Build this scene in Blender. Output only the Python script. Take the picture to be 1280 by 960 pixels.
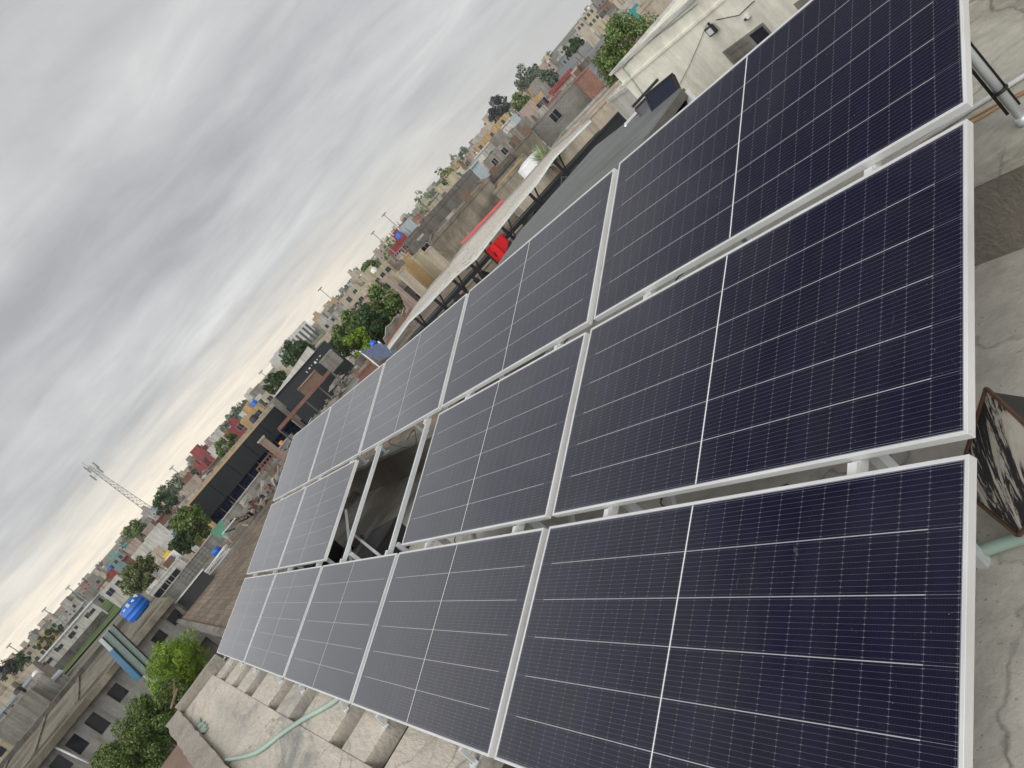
import bpy, math, random
from mathutils import Vector, Matrix, noise
random.seed(7)
R = math.radians
S = bpy.context.scene
for o in list(bpy.data.objects): bpy.data.objects.remove(o)
COL = S.collection

# ---------------------------------------------------------------- camera (eye is the world origin, roof deck 2.2 m below)
CW = ((-0.47326760769313253, 0.23557184774533366, 0.8488366604113352),
      (-0.49430223899495285, 0.7265733245386562, -0.4772384106433818),
      (-0.729166008555662, -0.6454433426867876, -0.22741992733335928))
F = 963.4348
cd = bpy.data.cameras.new('camera'); cam = bpy.data.objects.new('camera', cd); COL.objects.link(cam)
cd.sensor_fit = 'HORIZONTAL'; cd.sensor_width = 36; cd.lens = F/1280*36
cd.clip_start = 0.05; cd.clip_end = 6000
cam.matrix_world = Matrix([[CW[i][0], -CW[i][1], -CW[i][2], 0] for i in range(3)]+[[0, 0, 0, 1]])
S.camera = cam
S.render.resolution_x = 1024; S.render.resolution_y = 768

# ---------------------------------------------------------------- light: overcast sky, soft sun
SUN_EL, SUN_AZ = R(50), R(132)      # azimuth measured from +X towards +Y
w = bpy.data.worlds.new('World'); S.world = w; w.use_nodes = True
nt = w.node_tree; N = nt.nodes; LK = nt.links
for n in list(N): N.remove(n)
def nd(N, t, **k):
    n = N.new(t)
    for a, b in k.items(): setattr(n, a, b)
    return n
def mth(T, op, a, b=None, c=None, clamp=False):
    n = T.nodes.new('ShaderNodeMath'); n.operation = op; n.use_clamp = clamp
    for i, v in enumerate((a, b, c)):
        if v is None: continue
        if isinstance(v, (int, float)): n.inputs[i].default_value = v
        else: T.links.new(v, n.inputs[i])
    return n.outputs[0]
def ramp(T, fac, stops, interp='LINEAR'):
    n = T.nodes.new('ShaderNodeValToRGB'); n.color_ramp.interpolation = interp
    e = n.color_ramp.elements
    while len(e) < len(stops): e.new(0.5)
    for i, (p, c) in enumerate(stops):
        e[i].position = p
        e[i].color = (c, c, c, 1) if isinstance(c, (int, float)) else (*c, 1)
    T.links.new(fac, n.inputs[0]); return n.outputs[0]
def mixc(T, fac, a, b, mode='MIX'):
    n = T.nodes.new('ShaderNodeMix'); n.data_type = 'RGBA'; n.blend_type = mode
    for s, v in ((n.inputs[0], fac), (n.inputs[6], a), (n.inputs[7], b)):
        if isinstance(v, (int, float)): s.default_value = v
        elif isinstance(v, tuple): s.default_value = (*v, 1)
        else: T.links.new(v, s)
    return n.outputs[2]
sky = nd(N, 'ShaderNodeTexSky', sky_type='NISHITA', sun_disc=False, sun_elevation=SUN_EL, sun_rotation=R(90)-SUN_AZ)
tc = nd(N, 'ShaderNodeTexCoord'); sx = nd(N, 'ShaderNodeSeparateXYZ'); LK.new(tc.outputs['Generated'], sx.inputs[0])
zc = mth(nt, 'MAXIMUM', mth(nt, 'ADD', sx.outputs[2], 0.11), 0.05)
# cloud deck: directions projected on a plane overhead, streets of cloud run towards azimuth CA
CA = R(62)
ux = mth(nt, 'DIVIDE', mth(nt, 'ADD', mth(nt, 'MULTIPLY', sx.outputs[0], math.cos(CA)), mth(nt, 'MULTIPLY', sx.outputs[1], math.sin(CA))), zc)
vy = mth(nt, 'DIVIDE', mth(nt, 'SUBTRACT', mth(nt, 'MULTIPLY', sx.outputs[1], math.cos(CA)), mth(nt, 'MULTIPLY', sx.outputs[0], math.sin(CA))), zc)
def cloudn(su, sv, det, rough, off, dist=0.6):
    cb = nd(N, 'ShaderNodeCombineXYZ')
    LK.new(mth(nt, 'MULTIPLY', ux, su), cb.inputs[0]); LK.new(mth(nt, 'MULTIPLY', vy, sv), cb.inputs[1]); cb.inputs[2].default_value = off
    n = nd(N, 'ShaderNodeTexNoise'); n.inputs['Scale'].default_value = 1; n.inputs['Detail'].default_value = det
    n.inputs['Roughness'].default_value = rough; n.inputs['Distortion'].default_value = dist
    LK.new(cb.outputs[0], n.inputs['Vector']); return n.outputs[0]
c1 = cloudn(0.60, 0.86, 6, 0.50, 5.3, 0.5); c2 = cloudn(2.0, 2.7, 7, 0.6, 9.7, 0.4)
cc = mth(nt, 'ADD', mth(nt, 'MULTIPLY', c1, 0.72), mth(nt, 'MULTIPLY', c2, 0.28))
cloud = ramp(nt, cc, [(0.34, (0.345, 0.349, 0.355)), (0.45, (0.44, 0.443, 0.447)), (0.54, (0.54, 0.54, 0.536)), (0.66, (0.72, 0.715, 0.70))])
flat = ramp(nt, sx.outputs[2], [(0.0, 0.45), (0.08, 0.12), (0.16, 0.0)])
cloud = mixc(nt, flat, cloud, (0.52, 0.52, 0.515))
# bright band low on the horizon towards +X/+Y
el = sx.outputs[2]
band = ramp(nt, el, [(0.0, 1.0), (0.028, 0.95), (0.055, 0.35), (0.10, 0.0)], 'EASE')
dirw = mth(nt, 'ADD', mth(nt, 'MULTIPLY', sx.outputs[0], math.cos(R(18))), mth(nt, 'MULTIPLY', sx.outputs[1], math.sin(R(18))))
side = ramp(nt, dirw, [(0.25, 0.0), (0.50, 0.25), (0.70, 0.8), (0.85, 1.0)])
bandf = mth(nt, 'MULTIPLY', band, mth(nt, 'MULTIPLY', side, ramp(nt, c2, [(0.35, 0.65), (0.6, 1.0)])))
cloud = mixc(nt, bandf, cloud, (1.12, 0.99, 0.79))
# lower sky elsewhere is a plain lighter grey
low = ramp(nt, el, [(0.0, 1.0), (0.08, 0.5), (0.2, 0.0)])
cloud = mixc(nt, mth(nt, 'MULTIPLY', mth(nt, 'MULTIPLY', low, 0.75), mth(nt, 'SUBTRACT', 1.0, side)), cloud, (0.56, 0.57, 0.575))
# zenith raised; unseen band below it dimmed to darken panel reflections
zen = ramp(nt, el, [(0.0, 0.97), (0.2, 1.05), (0.5, 1.0), (0.61, 0.78), (0.71, 0.22), (0.91, 0.25), (0.97, 1.6), (1.0, 2.0)])
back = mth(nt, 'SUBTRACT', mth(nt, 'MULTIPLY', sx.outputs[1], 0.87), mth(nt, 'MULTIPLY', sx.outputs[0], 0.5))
zen = mth(nt, 'MULTIPLY', zen, ramp(nt, back, [(0.15, 1.0), (0.62, 3.9)]))   # unseen sky behind the camera, brightened to light walls and floor
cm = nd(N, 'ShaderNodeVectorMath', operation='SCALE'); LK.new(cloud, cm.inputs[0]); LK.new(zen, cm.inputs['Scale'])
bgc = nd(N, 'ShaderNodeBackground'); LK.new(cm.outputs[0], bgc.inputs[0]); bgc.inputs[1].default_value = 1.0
bgs = nd(N, 'ShaderNodeBackground'); LK.new(sky.outputs[0], bgs.inputs[0]); bgs.inputs[1].default_value = 0.08
ms = nd(N, 'ShaderNodeMixShader'); ms.inputs[0].default_value = 0.94
LK.new(bgs.outputs[0], ms.inputs[1]); LK.new(bgc.outputs[0], ms.inputs[2])
wo = nd(N, 'ShaderNodeOutputWorld'); LK.new(ms.outputs[0], wo.inputs[0])
sl = bpy.data.lights.new('sun', 'SUN'); sl.energy = 1.0; sl.angle = R(25); sl.color = (1, 0.96, 0.9)
so = bpy.data.objects.new('sun', sl); COL.objects.link(so)
sd = Vector((math.cos(SUN_EL)*math.cos(SUN_AZ), math.cos(SUN_EL)*math.sin(SUN_AZ), math.sin(SUN_EL)))
so.rotation_euler = sd.to_track_quat('Z', 'Y').to_euler()
S.view_settings.view_transform = 'Standard'; S.view_settings.look = 'None'
S.view_settings.gamma = 1; S.view_settings.use_curve_mapping = False
S.view_settings.exposure = 0.28

# ---------------------------------------------------------------- helpers
def ray(px, py):
    x, y = (px-640)/F, (py-480)/F
    return Vector([CW[i][0]*x+CW[i][1]*y+CW[i][2] for i in range(3)])
def P(px, py, D):
    r = ray(px, py); return r*(D/math.hypot(r.x, r.y))
def Pz(px, py, z):
    r = ray(px, py); return r*(z/r.z)
def Px(px, py, X):
    r = ray(px, py); return r*(X/r.x)
def Pw(px, py, A, B):            # point on the vertical plane through A and B
    n = Vector((-(B.y-A.y), B.x-A.x, 0)); r = ray(px, py)
    return r*(A.dot(n)/r.dot(n))
def gz(x, y):
    D = math.hypot(x, y)
    return -9.5+max(0, D-130)*0.0175

MATS = {}
def mat(name, col, rough=0.85, var=0.25, scale=1.0, bump=0.25, col2=None, patch=0.0, patchcol=None, streak=0.0, crack=0.0, metal=0.0, stretch=(1, 1, 1), spec=0.3, fine=12, coord='Object'):
    if name in MATS: return MATS[name]
    m = bpy.data.materials.new(name); m.use_nodes = True; T = m.node_tree
    b = T.nodes['Principled BSDF']; MATS[name] = m
    tcn = T.nodes.new('ShaderNodeTexCoord'); mp = T.nodes.new('ShaderNodeMapping'); mp.inputs['Scale'].default_value = stretch
    if coord == 'World':
        g = T.nodes.new('ShaderNodeNewGeometry'); T.links.new(g.outputs['Position'], mp.inputs[0])
    else: T.links.new(tcn.outputs['Object'], mp.inputs[0])
    def nz(sc, det, ro=0.6, dist=0.0):
        n = T.nodes.new('ShaderNodeTexNoise'); n.inputs['Scale'].default_value = sc; n.inputs['Detail'].default_value = det
        n.inputs['Roughness'].default_value = ro; n.inputs['Distortion'].default_value = dist
        T.links.new(mp.outputs[0], n.inputs['Vector']); return n.outputs[0]
    n1 = nz(scale, 5, 0.6, 0.4); n2 = nz(scale*fine, 4, 0.65)
    c2 = col2 or tuple(c*(1-var) for c in col); c1 = tuple(min(1, c*(1+var*0.6)) for c in col)
    base = mixc(T, ramp(T, n1, [(0.32, 0), (0.68, 1)]), c2, c1)
    base = mixc(T, 0.35, base, ramp(T, n2, [(0.3, tuple(c*0.6 for c in col)), (0.7, tuple(min(1, c*1.3) for c in col))]))
    if patch > 0:
        n3 = nz(scale*0.45, 6, 0.65, 0.8)
        base = mixc(T, ramp(T, n3, [(1-patch-0.06, 0), (1-patch+0.06, 1)]), base, patchcol or tuple(c*0.4 for c in col))
    if streak > 0:
        m2 = T.nodes.new('ShaderNodeMapping'); m2.inputs['Scale'].default_value = (1.6, 1.6, 0.16); T.links.new(tcn.outputs['Object'], m2.inputs[0])
        n4 = T.nodes.new('ShaderNodeTexNoise'); n4.inputs['Scale'].default_value = 1.0; n4.inputs['Detail'].default_value = 7; n4.inputs['Roughness'].default_value = 0.7; T.links.new(m2.outputs[0], n4.inputs['Vector'])
        base = mixc(T, mth(T, 'MULTIPLY', ramp(T, n4.outputs[0], [(0.45, 0), (0.66, 1)]), streak), base, tuple(c*0.38 for c in col))
    if crack > 0:
        vo = T.nodes.new('ShaderNodeTexVoronoi'); vo.feature = 'DISTANCE_TO_EDGE'; vo.inputs['Scale'].default_value = crack
        va = T.nodes.new('ShaderNodeVectorMath'); va.operation = 'ADD'; n5 = T.nodes.new('ShaderNodeTexNoise'); n5.inputs['Scale'].default_value = 3; n5.inputs['Detail'].default_value = 6
        T.links.new(tcn.outputs['Object'], n5.inputs['Vector']); vs = T.nodes.new('ShaderNodeVectorMath'); vs.operation = 'SCALE'; vs.inputs['Scale'].default_value = 0.45
        T.links.new(n5.outputs[1], vs.inputs[0]); T.links.new(tcn.outputs['Object'], va.inputs[0]); T.links.new(vs.outputs[0], va.inputs[1]); T.links.new(va.outputs[0], vo.inputs['Vector'])
        ck = mth(T, 'MULTIPLY', ramp(T, vo.outputs['Distance'], [(0.0, 1), (0.012, 0)]), ramp(T, n1, [(0.40, 0), (0.60, 0.75)]))
        base = mixc(T, ck, base, tuple(c*0.3 for c in col))
        n6 = nz(scale*55, 2, 0.5); base = mixc(T, ramp(T, n6, [(0.66, 0), (0.72, 0.55)]), base, tuple(c*0.35 for c in col))
    T.links.new(base, b.inputs['Base Color'])
    b.inputs['Roughness'].default_value = rough; b.inputs['Metallic'].default_value = metal
    b.inputs['Specular IOR Level'].default_value = spec
    if bump > 0:
        bp = T.nodes.new('ShaderNodeBump'); bp.inputs['Strength'].default_value = bump; bp.inputs['Distance'].default_value = 0.02
        T.links.new(mth(T, 'ADD', n2, mth(T, 'MULTIPLY', n1, 0.5)), bp.inputs['Height']); T.links.new(bp.outputs[0], b.inputs['Normal'])
    return m
def brickmat(name, c1, c2, mortar, scale, coord='Object', rough=0.9, msize=0.02, rot=(0, 0, 0), bw=0.5, rh=0.25):
    if name in MATS: return MATS[name]
    m = bpy.data.materials.new(name); m.use_nodes = True; T = m.node_tree; b = T.nodes['Principled BSDF']; MATS[name] = m
    tcn = T.nodes.new('ShaderNodeTexCoord'); mp = T.nodes.new('ShaderNodeMapping'); mp.inputs['Rotation'].default_value = rot
    T.links.new(tcn.outputs[coord], mp.inputs[0])
    br = T.nodes.new('ShaderNodeTexBrick'); br.inputs['Scale'].default_value = scale; br.inputs['Mortar Size'].default_value = msize
    br.inputs['Brick Width'].default_value = bw; br.inputs['Row Height'].default_value = rh; br.inputs['Bias'].default_value = 0
    br.inputs['Color1'].default_value = (*c1, 1); br.inputs['Color2'].default_value = (*c2, 1); br.inputs['Mortar'].default_value = (*mortar, 1)
    T.links.new(mp.outputs[0], br.inputs['Vector'])
    n = T.nodes.new('ShaderNodeTexNoise'); n.inputs['Scale'].default_value = 0.35; n.inputs['Detail'].default_value = 8; n.inputs['Roughness'].default_value = 0.7
    T.links.new(tcn.outputs[coord], n.inputs['Vector'])
    base = mixc(T, 1.0, br.outputs[0], ramp(T, n.outputs[0], [(0.3, 0.45), (0.5, 0.9), (0.7, 1.35)]), 'MULTIPLY')
    T.links.new(base, b.inputs['Base Color']); b.inputs['Roughness'].default_value = rough
    bp = T.nodes.new('ShaderNodeBump'); bp.inputs['Strength'].default_value = 0.4; bp.inputs['Distance'].default_value = 0.02
    T.links.new(br.outputs[1], bp.inputs['Height']); bp.invert = True; T.links.new(bp.outputs[0], b.inputs['Normal'])
    return m
def plain(name, col, rough=0.5, metal=0.0, spec=0.5):
    if name in MATS: return MATS[name]
    m = bpy.data.materials.new(name); m.use_nodes = True; T = m.node_tree; b = T.nodes['Principled BSDF']; MATS[name] = m
    n = T.nodes.new('ShaderNodeTexNoise'); n.inputs['Scale'].default_value = 2; n.inputs['Detail'].default_value = 5
    tcn = T.nodes.new('ShaderNodeTexCoord'); T.links.new(tcn.outputs['Object'], n.inputs['Vector'])
    T.links.new(mixc(T, ramp(T, n.outputs[0], [(0.35, 0), (0.65, 1)]), tuple(c*0.9 for c in col), tuple(min(1, c*1.05) for c in col)), b.inputs['Base Color'])
    T.links.new(ramp(T, n.outputs[0], [(0.3, max(0.03, rough-0.1)), (0.7, min(1, rough+0.1))]), b.inputs['Roughness'])
    b.inputs['Metallic'].default_value = metal; b.inputs['Specular IOR Level'].default_value = spec
    return m

class MB:
    def __init__(s): s.v = []; s.f = []; s.mi = []; s.cur = 0
    def quad(s, *p):
        n = len(s.v); s.v += [tuple(q) for q in p]; s.f.append(tuple(range(n, n+len(p)))); s.mi.append(s.cur)
    def hexa(s, lo, hi):             # lo, hi: four points each, counter-clockwise seen from above
        n = len(s.v); s.v += [tuple(q) for q in lo]+[tuple(q) for q in hi]; k = len(lo)
        s.f.append(tuple(n+i for i in reversed(range(k)))); s.f.append(tuple(n+k+i for i in range(k))); s.mi += [s.cur]*2
        for i in range(k):
            j = (i+1) % k; s.f.append((n+i, n+j, n+k+j, n+k+i)); s.mi.append(s.cur)
    def box(s, x0, x1, y0, y1, z0, z1):
        if x0 > x1: x0, x1 = x1, x0
        if y0 > y1: y0, y1 = y1, y0
        a = [(x0, y0), (x1, y0), (x1, y1), (x0, y1)]
        s.hexa([(x, y, z0) for x, y in a], [(x, y, z1) for x, y in a])
    def prism(s, poly, z0, z1):
        ar = sum(poly[i][0]*poly[(i+1) % len(poly)][1]-poly[(i+1) % len(poly)][0]*poly[i][1] for i in range(len(poly)))
        if ar < 0: poly = poly[::-1]
        s.hexa([(p[0], p[1], z0) for p in poly], [(p[0], p[1], z1) for p in poly])
    def tube(s, a, b, r0, r1=None, n=8, cap=True):
        a = Vector(a); b = Vector(b); r1 = r0 if r1 is None else r1
        d = (b-a).normalized(); u = d.orthogonal().normalized(); v = d.cross(u); k = len(s.v)
        for c, r in ((a, r0), (b, r1)):
            for i in range(n):
                t = 2*math.pi*i/n; s.v.append(tuple(c+u*math.cos(t)*r+v*math.sin(t)*r))
        for i in range(n):
            j = (i+1) % n; s.f.append((k+i, k+j, k+n+j, k+n+i)); s.mi.append(s.cur)
        if cap:
            s.f.append(tuple(k+i for i in reversed(range(n)))); s.f.append(tuple(k+n+i for i in range(n))); s.mi += [s.cur]*2
    def path(s, pts, r, n=8):
        pts = [Vector(p) for p in pts]; u = None; k0 = len(s.v)
        for i, p in enumerate(pts):
            d = (pts[min(i+1, len(pts)-1)]-pts[max(i-1, 0)]).normalized()
            u = d.orthogonal().normalized() if u is None else (u-d*u.dot(d)).normalized(); v = d.cross(u)
            for q in range(n):
                t = 2*math.pi*q/n; s.v.append(tuple(p+u*math.cos(t)*r+v*math.sin(t)*r))
        for i in range(len(pts)-1):
            for q in range(n):
                j = (q+1) % n; s.f.append((k0+i*n+q, k0+i*n+j, k0+(i+1)*n+j, k0+(i+1)*n+q)); s.mi.append(s.cur)
        e_ = k0+(len(pts)-1)*n
        s.f.append(tuple(k0+q for q in reversed(range(n)))); s.f.append(tuple(e_+q for q in range(n))); s.mi += [s.cur]*2
    def weld(s):
        key = {}; mp = []; nv = []
        for p in s.v:
            q = tuple(round(c, 4) for c in p)
            if q not in key: key[q] = len(nv); nv.append(p)
            mp.append(key[q])
        s.v = nv; s.f = [tuple(mp[i] for i in f) for f in s.f]; return s
    def bar(s, a, b, wd, ht, up=(0, 0, 1)):
        a = Vector(a); b = Vector(b); d = (b-a).normalized(); sd_ = d.cross(Vector(up)).normalized(); u = sd_.cross(d)
        def rg(c): return [c-sd_*wd/2-u*ht/2, c+sd_*wd/2-u*ht/2, c+sd_*wd/2+u*ht/2, c-sd_*wd/2+u*ht/2]
        k = len(s.v); s.v += [tuple(q) for q in rg(a)+rg(b)]
        for f in ((3, 2, 1, 0), (4, 5, 6, 7), (0, 1, 5, 4), (1, 2, 6, 5), (2, 3, 7, 6), (3, 0, 4, 7)):
            s.f.append(tuple(k+i for i in f)); s.mi.append(s.cur)
    def lathe(s, prof, n=20, c=(0, 0, 0)):
        k = len(s.v)
        for r, z in prof:
            for i in range(n):
                t = 2*math.pi*i/n; s.v.append((c[0]+r*math.cos(t), c[1]+r*math.sin(t), c[2]+z))
        for a in range(len(prof)-1):
            for i in range(n):
                j = (i+1) % n; s.f.append((k+a*n+i, k+a*n+j, k+(a+1)*n+j, k+(a+1)*n+i)); s.mi.append(s.cur)
        s.f.append(tuple(k+(len(prof)-1)*n+i for i in range(n))); s.mi.append(s.cur)
        s.f.append(tuple(k+i for i in reversed(range(n)))); s.mi.append(s.cur)
    def build(s, name, mats, parent=None, smooth=False, bevel=0, loc=None):
        me = bpy.data.meshes.new(name); me.from_pydata(s.v, [], s.f)
        for m in (mats if isinstance(mats, (list, tuple)) else [mats]): me.materials.append(m)
        me.polygons.foreach_set('material_index', s.mi)
        if smooth: me.polygons.foreach_set('use_smooth', [True]*len(s.f))
        me.update()
        o = bpy.data.objects.new(name, me); COL.objects.link(o)
        if parent: o.parent = parent
        if loc is not None: o.location = loc
        if bevel:
            bm = o.modifiers.new('bevel', 'BEVEL'); bm.width = bevel; bm.segments = 2; bm.limit_method = 'ANGLE'
        return o
def tag(o, label=None, cat=None, group=None, kind=None):
    if label: o['label'] = label
    if cat: o['category'] = cat
    if group: o['group'] = group
    if kind: o['kind'] = kind
    return o
def empty(name, loc=(0, 0, 0), rz=0, label=None, cat=None, group=None):
    o = bpy.data.objects.new(name, None); COL.objects.link(o); o.location = loc; o.rotation_euler = (0, 0, rz); o.empty_display_size = .2
    return tag(o, label, cat, group)
def copy_tree(o, parent=None):
    c = o.copy(); COL.objects.link(c)
    if parent: c.parent = parent
    for ch in [x for x in bpy.data.objects if x.parent == o]: copy_tree(ch, c)
    return c

# ---------------------------------------------------------------- materials
M = {}
M['deck'] = mat('deck_concrete', (0.54, 0.515, 0.46), 0.8, 0.25, 0.9, 0.5, patch=0.42, patchcol=(0.27, 0.25, 0.205), fine=9, crack=0.7)
M['slab'] = mat('walkway_concrete', (0.56, 0.51, 0.43), 0.85, 0.22, 2.2, 0.5, col2=(0.38, 0.36, 0.33), patch=0.40, patchcol=(0.28, 0.275, 0.26), stretch=(0.5, 1.7, 1), fine=9, crack=0.9)
M['dark_brown_conc'] = mat('dark_brown_concrete', (0.065, 0.057, 0.045), 0.75, 0.3, 2.5, 0.5)
M['parapet'] = mat('parapet_mortar', (0.34, 0.31, 0.265), 0.95, 0.3, 3.0, 0.9, fine=8)
M['ledge'] = mat('ledge_concrete', (0.47, 0.45, 0.385), 0.85, 0.18, 1.3, 0.5, patch=0.40, patchcol=(0.25, 0.235, 0.20), fine=10, crack=0.6)
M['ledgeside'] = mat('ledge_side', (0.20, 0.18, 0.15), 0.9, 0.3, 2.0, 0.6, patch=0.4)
M['conc'] = mat('raw_concrete', (0.25, 0.235, 0.205), 0.9, 0.28, 0.35, 0.5, patch=0.42, patchcol=(0.15, 0.14, 0.12), fine=7, streak=0.7)
M['conc_l'] = mat('pale_concrete', (0.38, 0.37, 0.33), 0.9, 0.22, 0.3, 0.4, patch=0.35, patchcol=(0.26, 0.25, 0.22), streak=0.7)
M['conc_d'] = mat('dark_concrete', (0.14, 0.13, 0.115), 0.9, 0.3, 0.4, 0.4, patch=0.4, streak=0.7)
M['moss'] = mat('mossy_concrete', (0.24, 0.215, 0.165), 0.95, 0.3, 0.55, 0.5, patch=0.5, patchcol=(0.12, 0.105, 0.08), fine=6, streak=0.7)
M['render'] = mat('grey_render', (0.27, 0.26, 0.24), 0.9, 0.2, 0.4, 0.3, patch=0.36, patchcol=(0.18, 0.17, 0.155), streak=0.7)
M['cream'] = mat('cream_plaster', (0.84, 0.80, 0.68), 0.9, 0.10, 0.5, 0.2, col2=(0.78, 0.745, 0.63), patch=0.32, patchcol=(0.72, 0.68, 0.57), fine=8, streak=0.35)
M['ochre'] = mat('ochre_plaster', (0.44, 0.30, 0.15), 0.9, 0.18, 0.6, 0.2, streak=0.7)
M['beige'] = mat('beige_plaster', (0.43, 0.37, 0.29), 0.9, 0.2, 0.5, 0.3, patch=0.35, patchcol=(0.35, 0.28, 0.21), streak=0.7)
M['white'] = mat('white_plaster', (0.56, 0.545, 0.50), 0.9, 0.15, 0.5, 0.3, patch=0.3, patchcol=(0.42, 0.40, 0.36), streak=0.7)
M['pink'] = mat('pink_plaster', (0.37, 0.29, 0.25), 0.9, 0.2, 0.5, 0.3, patch=0.35, patchcol=(0.33, 0.25, 0.21), streak=0.7)
M['yellow'] = mat('yellow_plaster', (0.44, 0.39, 0.27), 0.9, 0.15, 0.5, 0.2, streak=0.7)
M['turq'] = mat('turquoise_paint', (0.20, 0.33, 0.31), 0.8, 0.2, 0.5, 0.1, streak=0.7)
M['redp'] = mat('red_paint', (0.27, 0.055, 0.055), 0.7, 0.25, 0.5, 0.1, streak=0.7)
M['rust'] = mat('rusty_red', (0.20, 0.105, 0.08), 0.85, 0.35, 1.0, 0.3)
M['redhot'] = mat('red_cloth', (0.60, 0.02, 0.025), 0.85, 0.15, 2.0, 0.2)
M['greysheet'] = mat('grey_sheet', (0.24, 0.255, 0.26), 0.6, 0.2, 0.3, 0.2, patch=0.35, patchcol=(0.17, 0.17, 0.165), stretch=(1, 0.15, 1))
M['bluesheet'] = mat('pale_blue_sheet', (0.33, 0.38, 0.40), 0.55, 0.15, 0.3, 0.1)
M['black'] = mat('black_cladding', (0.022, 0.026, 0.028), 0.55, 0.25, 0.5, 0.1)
M['canvas'] = mat('off_white_tarpaulin', (0.48, 0.45, 0.40), 0.8, 0.10, 0.8, 0.4, patch=0.30, patchcol=(0.40, 0.37, 0.31), crack=0.5)
M['brown'] = mat('brown_brick_dust', (0.17, 0.11, 0.08), 0.95, 0.3, 0.8, 0.3)
M['redearth'] = mat('red_brown_roof', (0.24, 0.165, 0.13), 0.95, 0.25, 0.6, 0.4, patch=0.35, patchcol=(0.18, 0.13, 0.105))
M['bricks'] = brickmat('brick_wall', (0.30, 0.13, 0.09), (0.22, 0.10, 0.075), (0.30, 0.27, 0.23), 4.0, rot=(R(90), 0, 0))
M['tiles'] = brickmat('brick_roof_tiles', (0.25, 0.19, 0.13), (0.15, 0.115, 0.085), (0.14, 0.115, 0.085), 1.0, msize=0.02, bw=0.55, rh=0.26)
M['blocks'] = brickmat('grey_block_wall', (0.21, 0.20, 0.175), (0.17, 0.16, 0.14), (0.25, 0.24, 0.21), 1.6, rot=(R(90), 0, 0))
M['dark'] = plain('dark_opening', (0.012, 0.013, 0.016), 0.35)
M['glass'] = plain('dark_window_glass', (0.02, 0.025, 0.035), 0.12)
M['navy'] = plain('navy_glass', (0.006, 0.010, 0.028), 0.28, spec=0.25)
M['wood'] = plain('weathered_wood', (0.20, 0.13, 0.08), 0.8)
M['teal'] = plain('teal_shutter', (0.03, 0.22, 0.20), 0.6)
M['blue'] = plain('blue_plastic', (0.01, 0.12, 0.50), 0.45)
M['yellowp'] = plain('yellow_plastic', (0.62, 0.42, 0.02), 0.6)
M['wplastic'] = plain('white_plastic', (0.66, 0.67, 0.66), 0.5)
M['bplastic'] = plain('black_plastic', (0.012, 0.012, 0.013), 0.5)
M['galv'] = plain('galvanised_steel', (0.70, 0.73, 0.74), 0.4, 0.35)
M['alu'] = plain('anodised_aluminium', (0.74, 0.745, 0.74), 0.38, 0.35)
M['hose'] = plain('pale_green_hose', (0.30, 0.40, 0.34), 0.55)
M['cable'] = plain('orange_cable', (0.50, 0.30, 0.14), 0.6)
M['leaf'] = None

def leafmat(name, a, b, c):
    m = bpy.data.materials.new(name); m.use_nodes = True; T = m.node_tree; bs = T.nodes['Principled BSDF']
    g = T.nodes.new('ShaderNodeNewGeometry')
    a, b, c = [tuple(q*(2.2 if name in ('mid_leaves', 'bright_leaves') else 1.75) for q in z) for z in (a, b, c)]
    base = ramp(T, g.outputs['Random Per Island'], [(0.0, a), (0.5, b), (1.0, c)])
    T.links.new(base, bs.inputs['Base Color']); bs.inputs['Roughness'].default_value = 0.65
    bs.inputs['Specular IOR Level'].default_value = 0.25
    return m
LM = 1.7
LF = {'bright': leafmat('bright_leaves', (0.040, 0.065, 0.008), (0.08, 0.125, 0.014), (0.13, 0.19, 0.025)),
      'mid': leafmat('mid_leaves', (0.026, 0.042, 0.013), (0.052, 0.078, 0.022), (0.088, 0.115, 0.037)),
      'dark': leafmat('dark_leaves', (0.012, 0.03, 0.012), (0.028, 0.052, 0.02), (0.05, 0.075, 0.028)),
      'grey': leafmat('greyish_leaves', (0.035, 0.05, 0.035), (0.06, 0.08, 0.055), (0.09, 0.11, 0.07)),
      'olive': leafmat('olive_leaves', (0.045, 0.055, 0.022), (0.075, 0.09, 0.035), (0.11, 0.12, 0.05)),
      'purple': leafmat('purple_leaves', (0.022, 0.025, 0.026), (0.035, 0.036, 0.038), (0.05, 0.05, 0.05))}

# ---------------------------------------------------------------- ground and distant terrain
v = []; f = []
rings = [0, 20, 45, 80, 130, 180, 240, 320, 430, 580, 780, 1050, 1400, 1750]; SEG = 96
for i, r_ in enumerate(rings):
    for k in range(SEG):
        t = 2*math.pi*k/SEG; x, y = r_*math.cos(t), r_*math.sin(t)
        v.append((x, y, gz(x, y)+(noise.noise(Vector((x*.006, y*.006, 2)))*r_*0.006 if r_ > 300 else 0)))
for i in range(len(rings)-1):
    for k in range(SEG):
        j = (k+1) % SEG; f.append((i*SEG+k, (i+1)*SEG+k, (i+1)*SEG+j, i*SEG+j))
me = bpy.data.meshes.new('ground'); me.from_pydata(v, [], f)
me.materials.append(mat('ground_earth', (0.19, 0.17, 0.135), 0.95, 0.3, 0.03, 0.3, patch=0.45, patchcol=(0.10, 0.11, 0.06), fine=20))
o = bpy.data.objects.new('ground', me); COL.objects.link(o); tag(o, kind='structure')
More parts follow.
